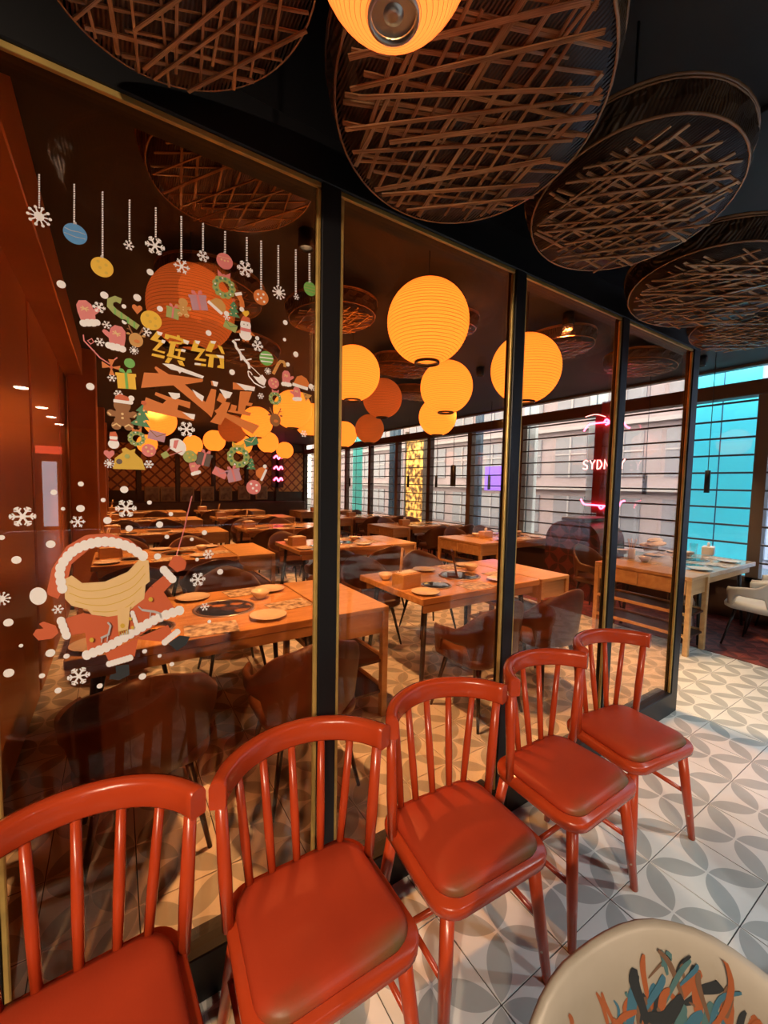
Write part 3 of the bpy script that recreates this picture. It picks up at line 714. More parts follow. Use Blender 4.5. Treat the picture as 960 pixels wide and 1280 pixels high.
lantern(lan_px(462, 536, 18), .25, 'small dim paper lantern above the far tables, second pane', False, 'paper lanterns', .3)
for k, (px, py) in enumerate(((200, 526), (321, 528), (366, 512), (388, 525), (356, 563), (268, 551), (430, 543), (184, 555), (241, 556), (303, 556), (335, 553))):
    lantern(lan_z(px, py), .25, 'glowing paper lantern over the far rows of tables', True, 'far paper lanterns', 0, k < 4)
lantern(lan_z(291, 536), .25, 'dim paper lantern among the far lanterns behind the stickers', False, 'far paper lanterns')

# ------------------------------------------------------------------ baskets on the ceiling
strip_me = MB().box((0, 0, 0), (1, 1, 1)).mesh('bamboo_strip'); strip_me.materials.append(M['bamboo'])
def basket(loc, R, nrm, label, seed, n=30, group='winnowing baskets hung over the red chairs'):
    rnd = random.Random(seed); z = Vector((nrm[0], nrm[1], 1)).normalized()
    t = thing('winnowing_basket', label, 'basket', loc, 0, group)
    t.rotation_mode = 'QUATERNION'; t.rotation_quaternion = Vector((0, 0, 1)).rotation_difference(z) @ Euler((PI, 0, 0)).to_quaternion()
    h = .27*R; t.location.z += .5*h     # stands right way up: base below, rim above
    # rim: splints round the wall, bulging in turn
    mb = MB(); ns_ = 64; vs = []; fs = []
    for j, (rr, zz) in enumerate(((1.0, 0), (.992, .25), (.97, .6), (.93, 1.0), (.915, 1.0), (.955, .6), (.977, .25), (.985, 0))):
        for k in range(ns_):
            q = R*(rr+(.012*(1 if (k//2+j) % 2 else -1) if 0 < j < 7 and j != 3 and j != 4 else 0)); a = 2*PI*k/ns_; vs.append((q*math.cos(a), q*math.sin(a), zz*h))
    for j in range(8):
        for k in range(ns_): fs.append((j*ns_+k, j*ns_+(k+1) % ns_, ((j+1) % 8)*ns_+(k+1) % ns_, ((j+1) % 8)*ns_+k))
    mb.add(vs, fs); ob('rim', mb, M['rimweave'], t)
    hoop = MB()
    for q, zz, rr in ((1.0, 0, .018), (1.0, .12, .010), (.935, 1.0, .014)):
        pts = [(R*q*math.cos(a), R*q*math.sin(a), zz*h) for a in [2*PI*k/48 for k in range(49)]]; hoop.tube(pts, R*rr, 6, False)
    ob('hoop', hoop, M['bamboo'], t)
    ob('base_weave', MB().lathe([(R*.92, h), (R*.6, h*1.08), (R*.3, h*1.12), (.001, h*1.14), (.001, h*1.18), (R*.3, h*1.16), (R*.6, h*1.12), (R*.93, h*1.04)], 40), M['weave'], t)
    for fam, (a, cnt, zz) in enumerate(((rnd.uniform(.1, .5), int(n*.4), 1.0), (rnd.uniform(1.3, 1.75), int(n*.35), 1.05), (rnd.uniform(.7, 1.0), int(n*.25), .95))):
        for k in range(cnt):
            d = (-.8+1.6*(k+.5)/cnt+rnd.uniform(-.05, .05))*R*.90; L = 2*math.sqrt(max(.001, (R*.90)**2-d*d))*rnd.uniform(.78, 1.0); aa = a+rnd.uniform(-.09, .09)
            sh = rnd.uniform(-.5, .5)*(2*math.sqrt(max(.001, (R*.90)**2-d*d))-L)
            ob('bamboo_strip', strip_me, None, t, (-d*math.sin(aa)+sh*math.cos(aa), d*math.cos(aa)+sh*math.sin(aa), h*(1.17+.05*fam+rnd.uniform(-.03, .03))-.0), (rnd.uniform(-.15, .15), rnd.uniform(-.02, .02), aa), (L, R*rnd.uniform(.018, .034), .004))
    ob('hanger', MB().tube([Vector((0, 0, h*1.14)), Vector((0, 0, h*1.14)) + t.rotation_quaternion.inverted() @ Vector((0, 0, ZC-loc[2]+h*.64))], .004, 5), M['leg'], t)
    return t
sB = .924; zB = CH+1.05*sB
basket((.112, .905, zB), .262, (-.217, .056), 'dark wicker basket hung above the stickered pane', 1)
basket((.762, .83, zB), .350, (.117, .166), 'largest dark wicker basket, behind the lantern outside the glass', 2, 40)
basket((1.452, .785, zB), .323, (.11, .114), 'wicker basket with chewed pale rim above the second red chair', 3, 36)
basket((2.34, .856, zB), .350, (.155, .032), 'wicker basket catching blue window light, above the partition end', 4, 36)
basket((2.98, .925, CH+1.05*.88), .254, (.154, -.019), 'smallest wicker basket, nearest the open doorway', 5, 30)
for k, (x, y, z, R) in enumerate(((.45, 1.95, 2.89, .36), (1.45, 3.05, 2.89, .36), (2.25, 2.75, 2.89, .36), (2.75, 3.9, 2.89, .36), (3.5, 2.5, 2.89, .36), (4.7, 2.3, 2.89, .36), (1.1, 4.4, 2.89, .38), (3.7, 4.9, 2.89, .36), (.6, 3.2, 2.89, .36))):
    basket((x, y, z), R, (random.uniform(-.1, .1), random.uniform(-.1, .1)), 'wicker basket hung from the dining room ceiling behind the glass', 20+k, 22, 'baskets behind the glass')

# ------------------------------------------------------------------ black pendant spots over the tables
def pendant(loc, label, watt=60., L=.36, r=.036):
    t = thing('pendant_lamp', label, 'pendant lamp', loc, 0, 'black tube pendant lamps')
    ob('tube', MB().lathe([(r, 0), (r, L), (r*.4, L+.006), (r*.4, L), (r-.004, L-.01), (r-.004, 0)], 18, close=True), M['black'], t)
    ob('cord', MB().tube([(0, 0, L), (0, 0, ZC-loc[2])], .004, 5), M['leg'], t)
    ob('lens', MB().lathe([(.001, .02), (r-.006, .02), (r-.006, .03), (.001, .03)], 14), M['bulb'], t)
    return t
def at_x(px, py, X): return on_x(px, py, X)
for k, (px, py, X) in enumerate(((566, 608, 4.2), (545, 609, 5.6), (510, 609, 5.6), (437, 608, 5.6), (611, 612, 5.6), (805, 618, 5.5), (883, 616, 5.4))):
    c = at_x(px, py, X); pendant(c, ['thick black tube pendant over the aisle', 'slim black tube pendant near the second window table', 'slim black tube pendant near the third window table', 'slim black tube pendant over the farthest window table', 'slim black tube pendant in front of the violet screen', 'slim black tube pendant behind the last glass pane', 'slim black tube pendant seen through the open doorway'][k], L=.31 if k == 0 else .24, r=.04 if k == 0 else .026)

# ------------------------------------------------------------------ ceiling spots that light the tables, added fill spots, corridor downlights
def spot(loc, label, watt, col=(1, .62, .30), ang=1.25, tgt=None, grp='ceiling spots over the tables', blend=.7):
    t = thing('ceiling_spot', label, 'ceiling light', loc, 0, grp)
    ob('housing', MB().lathe([(.05, 0), (.05, .10), (.04, .11), (.04, .10), (.042, .02), (.042, 0)], 18, close=True), M['black'], t)
    ob('lamp_disc', MB().lathe([(.001, .09), (.041, .09), (.041, .094), (.001, .094)], 16), M['down'], t)
    li = bpy.data.lights.new('spot_light', 'SPOT'); li.energy = watt; li.color = col; li.spot_size = ang; li.spot_blend = blend; li.shadow_soft_size = .05
    lo = bpy.data.objects.new('spot_light', li); COL.objects.link(lo); lo.location = Vector(loc)+Vector((0, 0, .005))
    if tgt:
        t.rotation_mode = 'QUATERNION'; d = Vector(tgt)-Vector(loc); t.rotation_quaternion = Vector((0, 0, -1)).rotation_difference(d); lo.rotation_mode = 'QUATERNION'; lo.rotation_quaternion = t.rotation_quaternion
        ob('bracket', MB().tube([(0, 0, .1), t.rotation_quaternion.inverted() @ Vector((0, 0, ZC-loc[2]))], .008, 6), M['black'], t)
    return t
for xt, y, o, nm, r in tables:
    if r > 4: continue
    first_ = nm == 'nearest the copper wall' and r == 0
    spot((xt+.05 if not first_ else .98, y if not first_ else 2.42, ZC-.11), f'small black ceiling spot over the {TN[r]} table {nm}', 320 if nm != 'by the windows' else 150)
for (px, py), e, lab in (((710, 407), 330, 'black ceiling spot over the aisle behind the third pane'), ((600, 470), 260, 'added black fill spot over the middle of the aisle')): spot(lan_z(px, py, ZC-.11), lab, e, (1, .60, .28), 1.5, None, 'ceiling spots over the aisle')  # second spot is added fill to warm the aisle floor
spot((3.15, 1.85, ZC-.11), 'added black fill spot just inside the end of the glass partition', 240, (1, .60, .28), 1.15, None, 'ceiling spots over the aisle')  # added lamp, warms the floor behind the last panes
for k, y in enumerate((-6.7, -9.0, -10.6, -12.2)): 
    q = ob('ceiling_downlight', MB().lathe([(.001, 0), (.085, 0), (.1, .012), (.1, .02), (.001, .02)], 18), M['down'], None, (-1.30, y, ZC-.02)); tag(q, 'round corridor downlight mirrored in the stickered pane', 'downlight', 'corridor downlights')
for x, y, e, c, ang, tgt, lab in ((3.6, -1.0, 230, (.82, .94, .95), 2.3, None, 'added cool white fill spot between partition end and window'), (1.7, -2.2, 170, (.93, .95, 1.), 2.3, None, 'added white fill spot behind the photographer'),  # unseen spots added to brighten the floor outside the glass
        (-1.7, -1.3, 240, (1, .74, .52), 1.1, (.05, 1.1, 1.3), 'added warm fill spot aimed at the stickered pane'), (-1.5, -2.4, 330, (1, .74, .50), .9, (.9, .9, .6), 'added warm fill spot aimed at the middle red chairs')):  # unseen spots added to light stickers and chairs from the front
    spot((x, y, ZC-(.11 if tgt is None else .2)), lab, e, c, ang, tgt, 'added fill spots in front of the partition', .9)
# lit doorway at the corridor's end
dr = thing('lit_doorway', 'bright doorway with red sign at the corridor end, mirrored in glass', 'doorway', (-1.62, YF+.06, 0))
ob('door_frame', MB().box((-.29, 0, 1.1), (.08, .1, 2.2)).box((.29, 0, 1.1), (.08, .1, 2.2)).box((0, 0, 2.2), (.66, .1, .08)), M['black'], dr)
ob('lit_glass', MB().box((0, -.02, 1.08), (.34, .03, 1.9)), emis('shop_light', (.75, .80, 1.), 3.), dr)
ob('sign', MB().box((0, .03, 2.36), (.6, .06, .22)), emis('sign_red', (1., .12, .06), 4.), dr)

# ------------------------------------------------------------------ outside the windows
bd = thing('office_building', 'pale grey office building across the street behind the slatted windows', 'building', (13.0, 8., -4))
ob('wall', MB().box((.4, 0, 8), (.6, 46, 18)), pbr('facade', (.40, .31, .32), .8, var=(.33, .255, .265), vs=.6), bd)
wm = MB().box((0, 0, 0), (.06, 1.15, 1.35)).mesh('window'); wm.materials.append(pbr('facade_glass', (.24, .23, .26), .25))
wf = MB().box((0, 0, 0), (.05, .06, 1.35)).box((0, 0, .1), (.05, 1.15, .05)).mesh('window_bar'); wf.materials.append(pbr('facade_bar', (.40, .36, .37), .6))
for r_ in range(5):
    for c_ in range(20):
        q = ob('window', wm, None, bd, (.08, -17+1.75*c_, 2.6+2.0*r_)); ob('window_bar', wf, None, q, (-.045, 0, 0))
for r_ in range(6): ob('ledge', MB().box((.0, 0, 1.55+2.0*r_), (.3, 46, .12)), pbr('ledge', (.40, .35, .35), .8) if r_ == 0 else bpy.data.materials['ledge'], bd)
struct('ground_street', MB().box((30, 4, -.35), (46, 90, .1)), pbr('asphalt', (.12, .12, .125), .9), label='grey street outside the windows')
def frosted(name, col):
    m, t, b = nt(name); b.inputs['Base Color'].default_value = (*col, 1); b.inputs['Roughness'].default_value = .4
    tl = t.nodes.new('ShaderNodeBsdfTranslucent'); tl.inputs[0].default_value = (*col, 1); mx = t.nodes.new('ShaderNodeMixShader'); mx.inputs[0].default_value = .6
    t.links.new(b.outputs[0], mx.inputs[1]); t.links.new(tl.outputs[0], mx.inputs[2]); t.links.new(mx.outputs[0], t.nodes['Material Output'].inputs['Surface']); return m
fin = frosted('teal_panel', (.26, .90, .88)); pale = pbr('pale_post', (.60, .68, .74), .5); navy = pbr('navy_post', (.05, .10, .16), .5)
for nm, lab, y0, y1, x, mt in (('teal_panel', 'tall teal panel standing outside the window beyond the doorway', 1.95, 2.72, 7.1, fin), ('pale_post', 'pale blue post outside beside the pink neon sign', 4.05, 4.33, 7.2, pale), ('pale_post', 'pale post outside at the edge of the second window', 5.45, 5.75, 7.2, pale), ('navy_post', 'dark blue post outside the third window', 6.95, 7.15, 7.2, navy), ('teal_panel', 'teal panel standing outside the far windows', 12.9, 13.6, 7.4, fin), ('navy_post', 'dark blue post outside the far windows', 10.6, 11.1, 7.4, navy)):
    t = thing(nm, lab, 'post' if 'post' in nm else 'panel', (x, (y0+y1)/2, -.3))
    ob('sheet', MB().box((0, 0, 1.9), (.10 if mt is not fin else .006, y1-y0, 3.8), bev=.01 if mt is not fin else 0.), mt, t); ob('seam', MB().box((-.055, 0, 1.9), (.012, .012, 3.8)), navy, t); ob('base', MB().box((0, 0, .06), (.2, y1-y0+.06, .12)), navy, t)
c = on_x(630, 598, 8.2); vs_ = thing('violet_screen', 'glowing violet screen outside the window', 'screen', (8.2, c.y, -.3))
ob('display', MB().box((0, 0, c.z+.3), (.05, 1.25, .62)), emis('violet', (.20, .12, .95), 1.6), vs_); ob('stand', MB().box((.06, 0, (c.z)/2), (.06, .3, c.z+.1)), navy, vs_)
c0 = on_x(519, 600, 8.6); lt = thing('lit_shopfront', 'golden lit shop display with twinkling lights outside the window', 'shopfront', (8.6, c0.y, -.3))
def sparkle():
    m, t, b = nt('gold_display'); v = objcoord(t); f = ramp(t, noise(t, 6., v, 5), .42, .62)
    t.links.new(mixc(t, f, (.16, .07, .015), (1., .62, .16)), b.inputs['Base Color']); t.links.new(mixc(t, f, (.05, .02, .0), (1., .55, .12)), b.inputs['Emission Color']); b.inputs['Emission Strength'].default_value = 1.4; return m
ob('display', MB().box((0, 0, 1.9), (.08, .95, 3.4)), sparkle(), lt); ob('frame', MB().box((0, -.52, 1.9), (.12, .08, 3.6)).box((0, .52, 1.9), (.12, .08, 3.6)), M['frame'], lt)
# ------------------------------------------------------------------ Christmas stickers on the first pane
YG = PY+.0256
SCO = {}
def scol(name, c):
    if name not in SCO: SCO[name] = pbr('sticker_'+name, c, .55)
    return SCO[name]
C = dict(white=(.72, .72, .74), red=(.50, .10, .035), pink=(.58, .17, .17), yellow=(.68, .42, .03), green=(.13, .38, .08), dgreen=(.06, .20, .09), blue=(.06, .24, .52), orange=(.55, .16, .03), brown=(.24, .095, .025),
         tan=(.48, .26, .07), cream=(.66, .46, .22), lilac=(.40, .22, .28), black=(.02, .025, .03), grey=(.42, .42, .44), olive=(.28, .33, .10), gold=(.55, .36, .04), char=(.10, .07, .06))
def cc(n): return scol(n, C[n])
def circ(x, y, r, n=18, ry=None): ry = ry or r; return [(x+r*math.cos(2*PI*k/n), y+ry*math.sin(2*PI*k/n)) for k in range(n)]
def line(pts, wd):
    L = []; R = []; n = len(pts); V = [Vector((p[0], p[1], 0)) for p in pts]
    for i in range(n):
        q = (V[min(i+1, n-1)]-V[max(i-1, 0)]).normalized(); nn = Vector((-q.y, q.x, 0))*wd/2
        L.append((V[i]+nn)[:2]); R.append((V[i]-nn)[:2])
    return L + R[::-1]
def local_scale(px, py): return abs(on_y(px, py-1, YG).z - on_y(px, py+1, YG).z)/2
def sticker(name, label, group, px, py, size, layers, rot=0., cat='sticker', part0=None):
    """layers: [(part name, colour, [polygons in local units, y up])]; size in photo pixels of one unit; first layer is the sticker's own sheet"""
    c = on_y(px, py, YG); s = size*local_scale(px, py); ca, sa = math.cos(rot), math.sin(rot); root = None
    for k, (pn, cn, pls) in enumerate(layers):
      for g_, polys in enumerate([pls] if k == 0 or len(pls) > 12 else [[x] for x in pls]):
        mb = MB()
        for m_, pl in enumerate(polys):
            e_ = 3e-5*(m_+g_) if k or len(polys) < 8 else 1e-5*m_
            vs = [((u*ca-v*sa)*s, 0, (u*sa+v*ca)*s) for u, v in pl]
            mb.prism([(v_[0], v_[2]) for v_ in vs], -.0004*(k+1)-e_, -.0004*k-e_, lambda u, v, w_: Vector((u, w_, v)))
        o = ob(name if k == 0 else pn, mb, cc(cn), root, c if k == 0 else None)
        if k == 0: root = o; tag(o, label, cat, group)
    return root
def px_sticker(name, label, group, layers, cat='sticker'):
    """same with the polygons in photo pixels"""
    allp = [p for _, _, ps in layers for pl in ps for p in pl]; cx = sum(p[0] for p in allp)/len(allp); cy = sum(p[1] for p in allp)/len(allp); c = on_y(cx, cy, YG); root = None
    for k, (pn, cn, pls) in enumerate(layers):
      for g_, polys in enumerate([pls] if k == 0 or len(pls) > 12 or pn == 'fur_trim' else [[x] for x in pls]):
        mb = MB()
        for m_, pl in enumerate(polys): mb.prism([((q-c).x, (q-c).z) for q in [on_y(p[0], p[1], YG) for p in pl]], -.0004*(k+1)-2e-5*(m_+g_), -.0004*k-2e-5*(m_+g_), lambda u, v, w_: Vector((u, w_, v)))
        o = ob(name if k == 0 else pn, mb, cc(cn), root, c if k == 0 else None)
        if k == 0: root = o; tag(o, label, cat, group)
    return root
A1 = lambda x, y: (x/2.2857, 180+y/2.2857)
A2 = lambda x, y: (x/2.2857, 580+y/2.2857)
W = lambda x, y: (165+x/5.3333, 400+y/5.3333)
def flake(px, py, r, kind, label, group, name='snowflake_sticker'):
    ps = []
    for k in range(6 if kind != 2 else 10):
        a = 2*PI*k/(6 if kind != 2 else 10); d = (math.cos(a), math.sin(a)); e = (-d[1], d[0])
        if kind == 2:
            ps.append(line([(d[0]*.35, d[1]*.35), (d[0]*.7, d[1]*.7)], .13)); ps.append(circ(d[0]*.85, d[1]*.85, .15, 8))
        else:
            ps.append(line([(0, 0), d], .17))
            for q, L in (((.55, .30), (.8, .2)) if kind == 1 else ((.6, .26),)):
                for s in (-1, 1): ps.append(line([(d[0]*q, d[1]*q), (d[0]*(q+L*.7)+s*e[0]*L, d[1]*(q+L*.7)+s*e[1]*L)], .13))
    ps.append(circ(0, 0, .42 if kind == 2 else .24, 12))
    o = sticker(name, label, group, px, py, r, [('flake', 'white' if kind != 2 else 'white', ps)]); return o
# hanging ornaments
strings = [(112, 85, 185), (212, 113, 230), (293, 135, 327), (370, 158, 280), (445, 180, 268), (518, 205, 330), (580, 225, 306), (643, 248, 312), (705, 265, 336), (746, 275, 417), (795, 288, 407), (845, 300, 430), (884, 312, 397)]
what = ['ten-armed snowflake', 'blue bauble', 'yellow spotted bauble', 'tiny star flake', 'leafy snowflake', 'six-point snowflake', 'small snowflake', 'pink bauble', 'lacy snowflake', 'orange dotted bauble', 'ten-armed snowflake by the mullion', 'tiniest star flake', 'green striped bauble']
orn = [(112, 207, 30, 2), (215, 257, 29, 'blue'), (292, 352, 28, 'yellow'), (368, 290, 14, 0), (443, 291, 26, 1), (519, 350, 22, 0), (580, 321, 16, 1), (642, 335, 23, 'pink'), (700, 357, 23, 1), (746, 438, 22, 'orange'), (797, 425, 20, 2), (847, 437, 9, 0), (886, 414, 20, 'green')]
for (x, y0, y1), wt, (ox, oy, r, kd) in zip(strings, what, orn):
    n = int((y1-y0)/6.5); ps = []
    for k in range(n):
        cx, cy = A1(x, y0+(y1-y0)*(k+.5)/n); ps.append([(cx+a, cy+b) for a, b in ((-1.1, -1.0), (1.1, -1.0), (1.1, 1.0), (-1.1, 1.0))])
    px_sticker('bead_string_sticker', f'white beaded string holding the {wt} sticker', 'hanging ornament stickers', [('beads', 'white', ps)])
    px, py = A1(ox, oy); rr = r/2.2857
    if isinstance(kd, int): flake(px, py, rr, kd, f'white {wt} sticker hanging on a beaded string', 'hanging ornament stickers')
    else:
        deco = {'blue': ('stripe', 'grey', [line([(-.85, .35), (-.3, .2), (.3, .28), (.85, .2)], .06), line([(-.9, -.15), (0, -.3), (.85, -.25)], .06)]), 'yellow': ('spot', 'gold', [circ(-.35, .5, .16, 8), circ(.35, .3, .16, 8), circ(-.2, -.1, .16, 8), circ(.35, -.5, .16, 8)]),
                'pink': ('heart_row', 'cream', [circ(-.4, .1, .12, 8), circ(0, .05, .12, 8), circ(.4, .1, .12, 8), line([(-.8, .4), (.8, .45)], .05)]), 'orange': ('spot', 'white', [circ(-.4, .3, .16, 8), circ(.3, .45, .16, 8), circ(0, -.1, .16, 8), circ(.4, -.5, .16, 8), circ(-.5, -.4, .14, 8)]),
                'green': ('stripe', 'olive', [line([(-.8, .4), (.8, .45)], .14), line([(-.95, 0), (.95, .05)], .14), line([(-.8, -.4), (.8, -.4)], .14)])}[kd]
        sticker('bauble_sticker', f'{wt} sticker hanging on a beaded string', 'hanging ornament stickers', px, py, rr, [('sheet', kd, [circ(0, 0, 1, 26)]), deco, ('cap', 'grey', [[(-.15, .95), (.15, .95), (.12, 1.15), (-.12, 1.15)]])])
# snow dots and loose flakes
for x, y, r in ((175, 401, 11), (429, 366, 9), (298, 432, 10), (392, 439, 10), (354, 464, 6), (457, 471, 8), (815, 510, 7), (813, 559, 5), (845, 601, 8), (663, 652, 8), (596, 540, 8), (258, 693, 10), (375, 727, 8), (356, 508, 7), (735, 555, 6), (822, 630, 6), (694, 517, 6)):
    sticker('snow_dot_sticker', 'round white snow dot sticker among the holiday wreath', 'snow dots in the wreath', *A1(x, y), r/2.2857, [('dot', 'white', [circ(0, 0, 1, 16)])])
for x, y, r in ((154, 81, 8), (231, 57, 7), (230, 127, 10), (180, 128, 5), (295, 103, 6), (355, 73, 10), (307, 161, 10), (145, 229, 11), (47, 274, 11), (5, 210, 7), (427, 110, 6), (369, 184, 9), (456, 173, 9), (488, 143, 6), (477, 208, 6), (548, 215, 5), (584, 196, 7), (450, 264, 9), (563, 273, 5), (24, 453, 11), (60, 519, 5), (144, 540, 11), (190, 549, 7), (25, 597, 12), (120, 605, 7), (166, 647, 8), (285, 634, 7), (407, 607, 9), (413, 535, 6), (456, 548, 5), (491, 572, 6), (629, 308, 8), (598, 450, 5)):
    sticker('snow_dot_sticker', 'round white snow dot sticker around the red winter outfit', 'snow dots round the outfit', *A2(x, y), r/2.2857, [('dot', 'white', [circ(0, 0, 1, 16)])])
for x, y, r, k in ((283, 467, 16, 1), (305, 517, 12, 0), (285, 566, 13, 0), (383, 590, 12, 2), (320, 668, 12, 0), (338, 714, 11, 1), (533, 815, 22, 1), (312, 913, 13, 2), (418, 537, 14, 0), (648, 495, 10, 0), (736, 577, 16, 1), (765, 649, 10, 2), (745, 720, 9, 1), (893, 697, 9, 0), (868, 828, 10, 1), (425, 915, 12, 1)):
    flake(*A1(x, y), r/2.2857, k, ['plain white snowflake sticker scattered in the holiday wreath', 'branched white snowflake sticker scattered in the holiday wreath', 'round-centred white snowflake sticker scattered in the wreath'][k], 'snowflakes in the wreath')
for x, y, r, k in ((65, 150, 30, 1), (222, 165, 18, 0), (360, 127, 26, 1), (225, 606, 26, 1), (165, 415, 14, 0), (5, 385, 20, 2), (595, 258, 14, 1), (565, 330, 20, 1), (585, 408, 12, 0)):
    flake(*A2(x, y), r/2.2857, k, ['plain white snowflake sticker beside the red winter outfit', 'branched white snowflake sticker near the red winter outfit', 'round-centred snowflake sticker at the pane edge'][k], 'snowflakes round the outfit')
# wreath of small holiday stickers
WG = 'small holiday stickers in the wreath'
def mitten(x, y, s, rot, lab, mir=1, col='pink'):
    sticker('mitten_sticker', lab, WG, x, y, s, [('sheet', col, [[(u*mir, v) for u, v in ([(-.5, -.5), (.42, -.5), (.5, -.05), (.75, .1), (.95, .3), (.85, .5), (.65, .45), (.5, .35), (.45, .7), (.2, 1.0), (-.25, 1.0), (-.5, .7), (-.55, .2)])]]), ('cuff', 'white', [circ(-.4*mir, -.62, .26, 10), circ(-.1*mir, -.6, .28, 10), circ(.2*mir, -.62, .28, 10), circ(.45*mir, -.6, .24, 10)]), ('flake', 'cream', [line([(-.3, .3), (.2, .5)], .07), line([(-.15, .6), (.05, .2)], .07), line([(-.3, .5), (.2, .3)], .07)])], rot)
def gift(x, y, s, rot, lab, col, rib, bow=True):
    L = [('sheet', col, [[(-.8, -.8), (.8, -.8), (.8, .55), (-.8, .55)]]), ('lid', col, [[(-.9, .45), (.9, .45), (.9, .75), (-.9, .75)]]), ('ribbon', rib, [[(-.12, -.8), (.12, -.8), (.12, .75), (-.12, .75)]])]
    if bow: L.append(('bow', rib, [[(0, .72), (-.55, .85), (-.5, 1.2), (-.2, 1.15)], [(0, .72), (.55, .85), (.5, 1.2), (.2, 1.15)]]))
    sticker('gift_sticker', lab, WG, x, y, s, L, rot)
def wreath(x, y, s, lab, bow='pink'):
    ps = []; N = 11
    for k in range(N): ps.append(circ(.72*math.cos(2*PI*k/N), .72*math.sin(2*PI*k/N), .30, 10))
    L = [('sheet', 'olive', ps), ('leaf', 'dgreen', [circ(.72*math.cos(2*PI*k/N+.28), .72*math.sin(2*PI*k/N+.28), .13, 8) for k in range(N)]), ('berry', 'white', [circ(.75*math.cos(2*PI*k/5+.5), .75*math.sin(2*PI*k/5+.5), .08, 8) for k in range(5)])]
    L.append(('bow', bow, [[(0, .95), (-.5, .8), (-.55, 1.35)], [(0, .95), (.5, .8), (.55, 1.35)], circ(0, .98, .14, 8)]))
    sticker('wreath_sticker', lab, WG, x, y, s, L)
def tree(x, y, s, lab, rot=0):
    sticker('tree_sticker', lab, WG, x, y, s, [('sheet', 'dgreen', [[(0, 1), (-.45, .3), (.45, .3)], [(0, .55), (-.6, -.25), (.6, -.25)], [(0, .05), (-.75, -.8), (.75, -.8)]]), ('trunk', 'brown', [[(-.12, -.8), (.12, -.8), (.12, -1), (-.12, -1)]]), ('star', 'red', [circ(0, 1.05, .2, 5)]), ('bauble', 'cream', [circ(-.15, .1, .09, 8), circ(.25, -.4, .09, 8), circ(-.3, -.55, .09, 8), circ(.1, .45, .08, 8)])], rot)
def heart(x, y, s, lab, col):
    sticker('heart_sticker', lab, WG, x, y, s, [('sheet', col, [[(0, -1), (.9, .1), (.85, .65), (.45, .85), (.1, .65), (0, .45), (-.1, .65), (-.45, .85), (-.85, .65), (-.9, .1)]])])
def ginger(x, y, s, lab, col='brown', hat=True):
    L = [('sheet', col, [circ(0, .45, .42, 16), [(-.32, .15), (.32, .15), (.36, -.35), (-.36, -.35)], circ(-.55, -.02, .2, 10), circ(.55, -.02, .2, 10), [(-.5, .12), (.5, .12), (.5, -.2), (-.5, -.2)], circ(-.3, -.7, .25, 10), circ(.3, -.7, .25, 10), [(-.4, -.3), (.4, -.3), (.42, -.7), (-.42, -.7)]]), ('icing', 'cream', [circ(0, -.02, .07, 8), circ(0, -.25, .07, 8), line([(-.7, .0), (-.55, -.15)], .08), line([(.7, .0), (.55, -.15)], .08), line([(-.5, -.75), (-.3, -.6), (-.1, -.75)], .08), line([(.5, -.75), (.3, -.6), (.1, -.75)], .08)])]
    if hat: L += [('cap', 'red', [[(-.38, .68), (.4, .66), (.3, .98), (-.1, 1.1), (-.32, .95)]]), ('cap_trim', 'white', [line([(-.42, .68), (.45, .65)], .18), circ(.42, .68, .13, 8)])]
    sticker('gingerbread_sticker', lab, WG, x, y, s, L)
def envelope(x, y, s, rot, lab, col, fl='lilac'):
    sticker('envelope_sticker', lab, WG, x, y, s, [('sheet', col, [[(-1, -.6), (1, -.6), (1, .6), (-1, .6)]]), ('flap', fl, [line([(-1, .6), (0, -.1), (1, .6)], .12)])], rot)
def ball(x, y, s, lab, col, dc, spots=True):
    sticker('bauble_sticker', lab, WG, x, y, s, [('sheet', col, [circ(0, 0, 1, 22)]), ('deco', dc, [circ(-.35, .45, .17, 8), circ(.4, .3, .17, 8), circ(-.1, -.15, .17, 8), circ(.4, -.5, .16, 8)] if spots else [line([(-.8, .45), (.8, .6)], .16), line([(-.95, .0), (.95, .1)], .16), line([(-.8, -.5), (.85, -.4)], .16)])])
def hat(x, y, s, rot, lab, col='orange'):
    sticker('bobble_hat_sticker', lab, WG, x, y, s, [('sheet', col, [[(-.8, -.3), (.8, -.35), (.95, .1), (.6, .55), (0, .75), (-.5, .5)]]), ('trim', 'white', [line([(-.9, -.4), (.85, -.5)], .32)]), ('bobble', 'white', [circ(1.15, -.15, .28, 12)])], rot)
def cane(x, y, s, rot, lab, col, dc):
    pts = [(-.1, -1), (-.1, .45), (0, .8), (.3, .95), (.6, .8), (.68, .5)]
    sticker('candy_cane_sticker', lab, WG, x, y, s, [('sheet', col, [line(pts, .36)]), ('stripe', dc, [line([(-.28, q), (.08, q+.2)], .1) for q in (-.85, -.45, -.05, .35)])], rot)
mitten(109, 393, 17, .25, 'pink mitten sticker, upper one at the left of the wreath'); mitten(146, 424, 17, -.1, 'pink mitten sticker, lower one tied to its pair by a cord', -1)
px_sticker('cord_sticker', 'curly pink cord sticker joining the two mittens', WG, [('cord', 'pink', [line([A1(238, 545), A1(240, 562), A1(262, 585), A1(285, 610), A1(312, 628), A1(335, 610)], 1.6), line([A1(258, 570), A1(250, 562), A1(262, 556), A1(268, 566), A1(258, 572)], 1.2)])])
cane(154, 394, 20, 1.05, 'faded green candy cane sticker above the wreath', 'olive', 'green'); heart(171.5, 386.5, 6.3, 'orange-red heart sticker beside the green candy cane', 'orange')
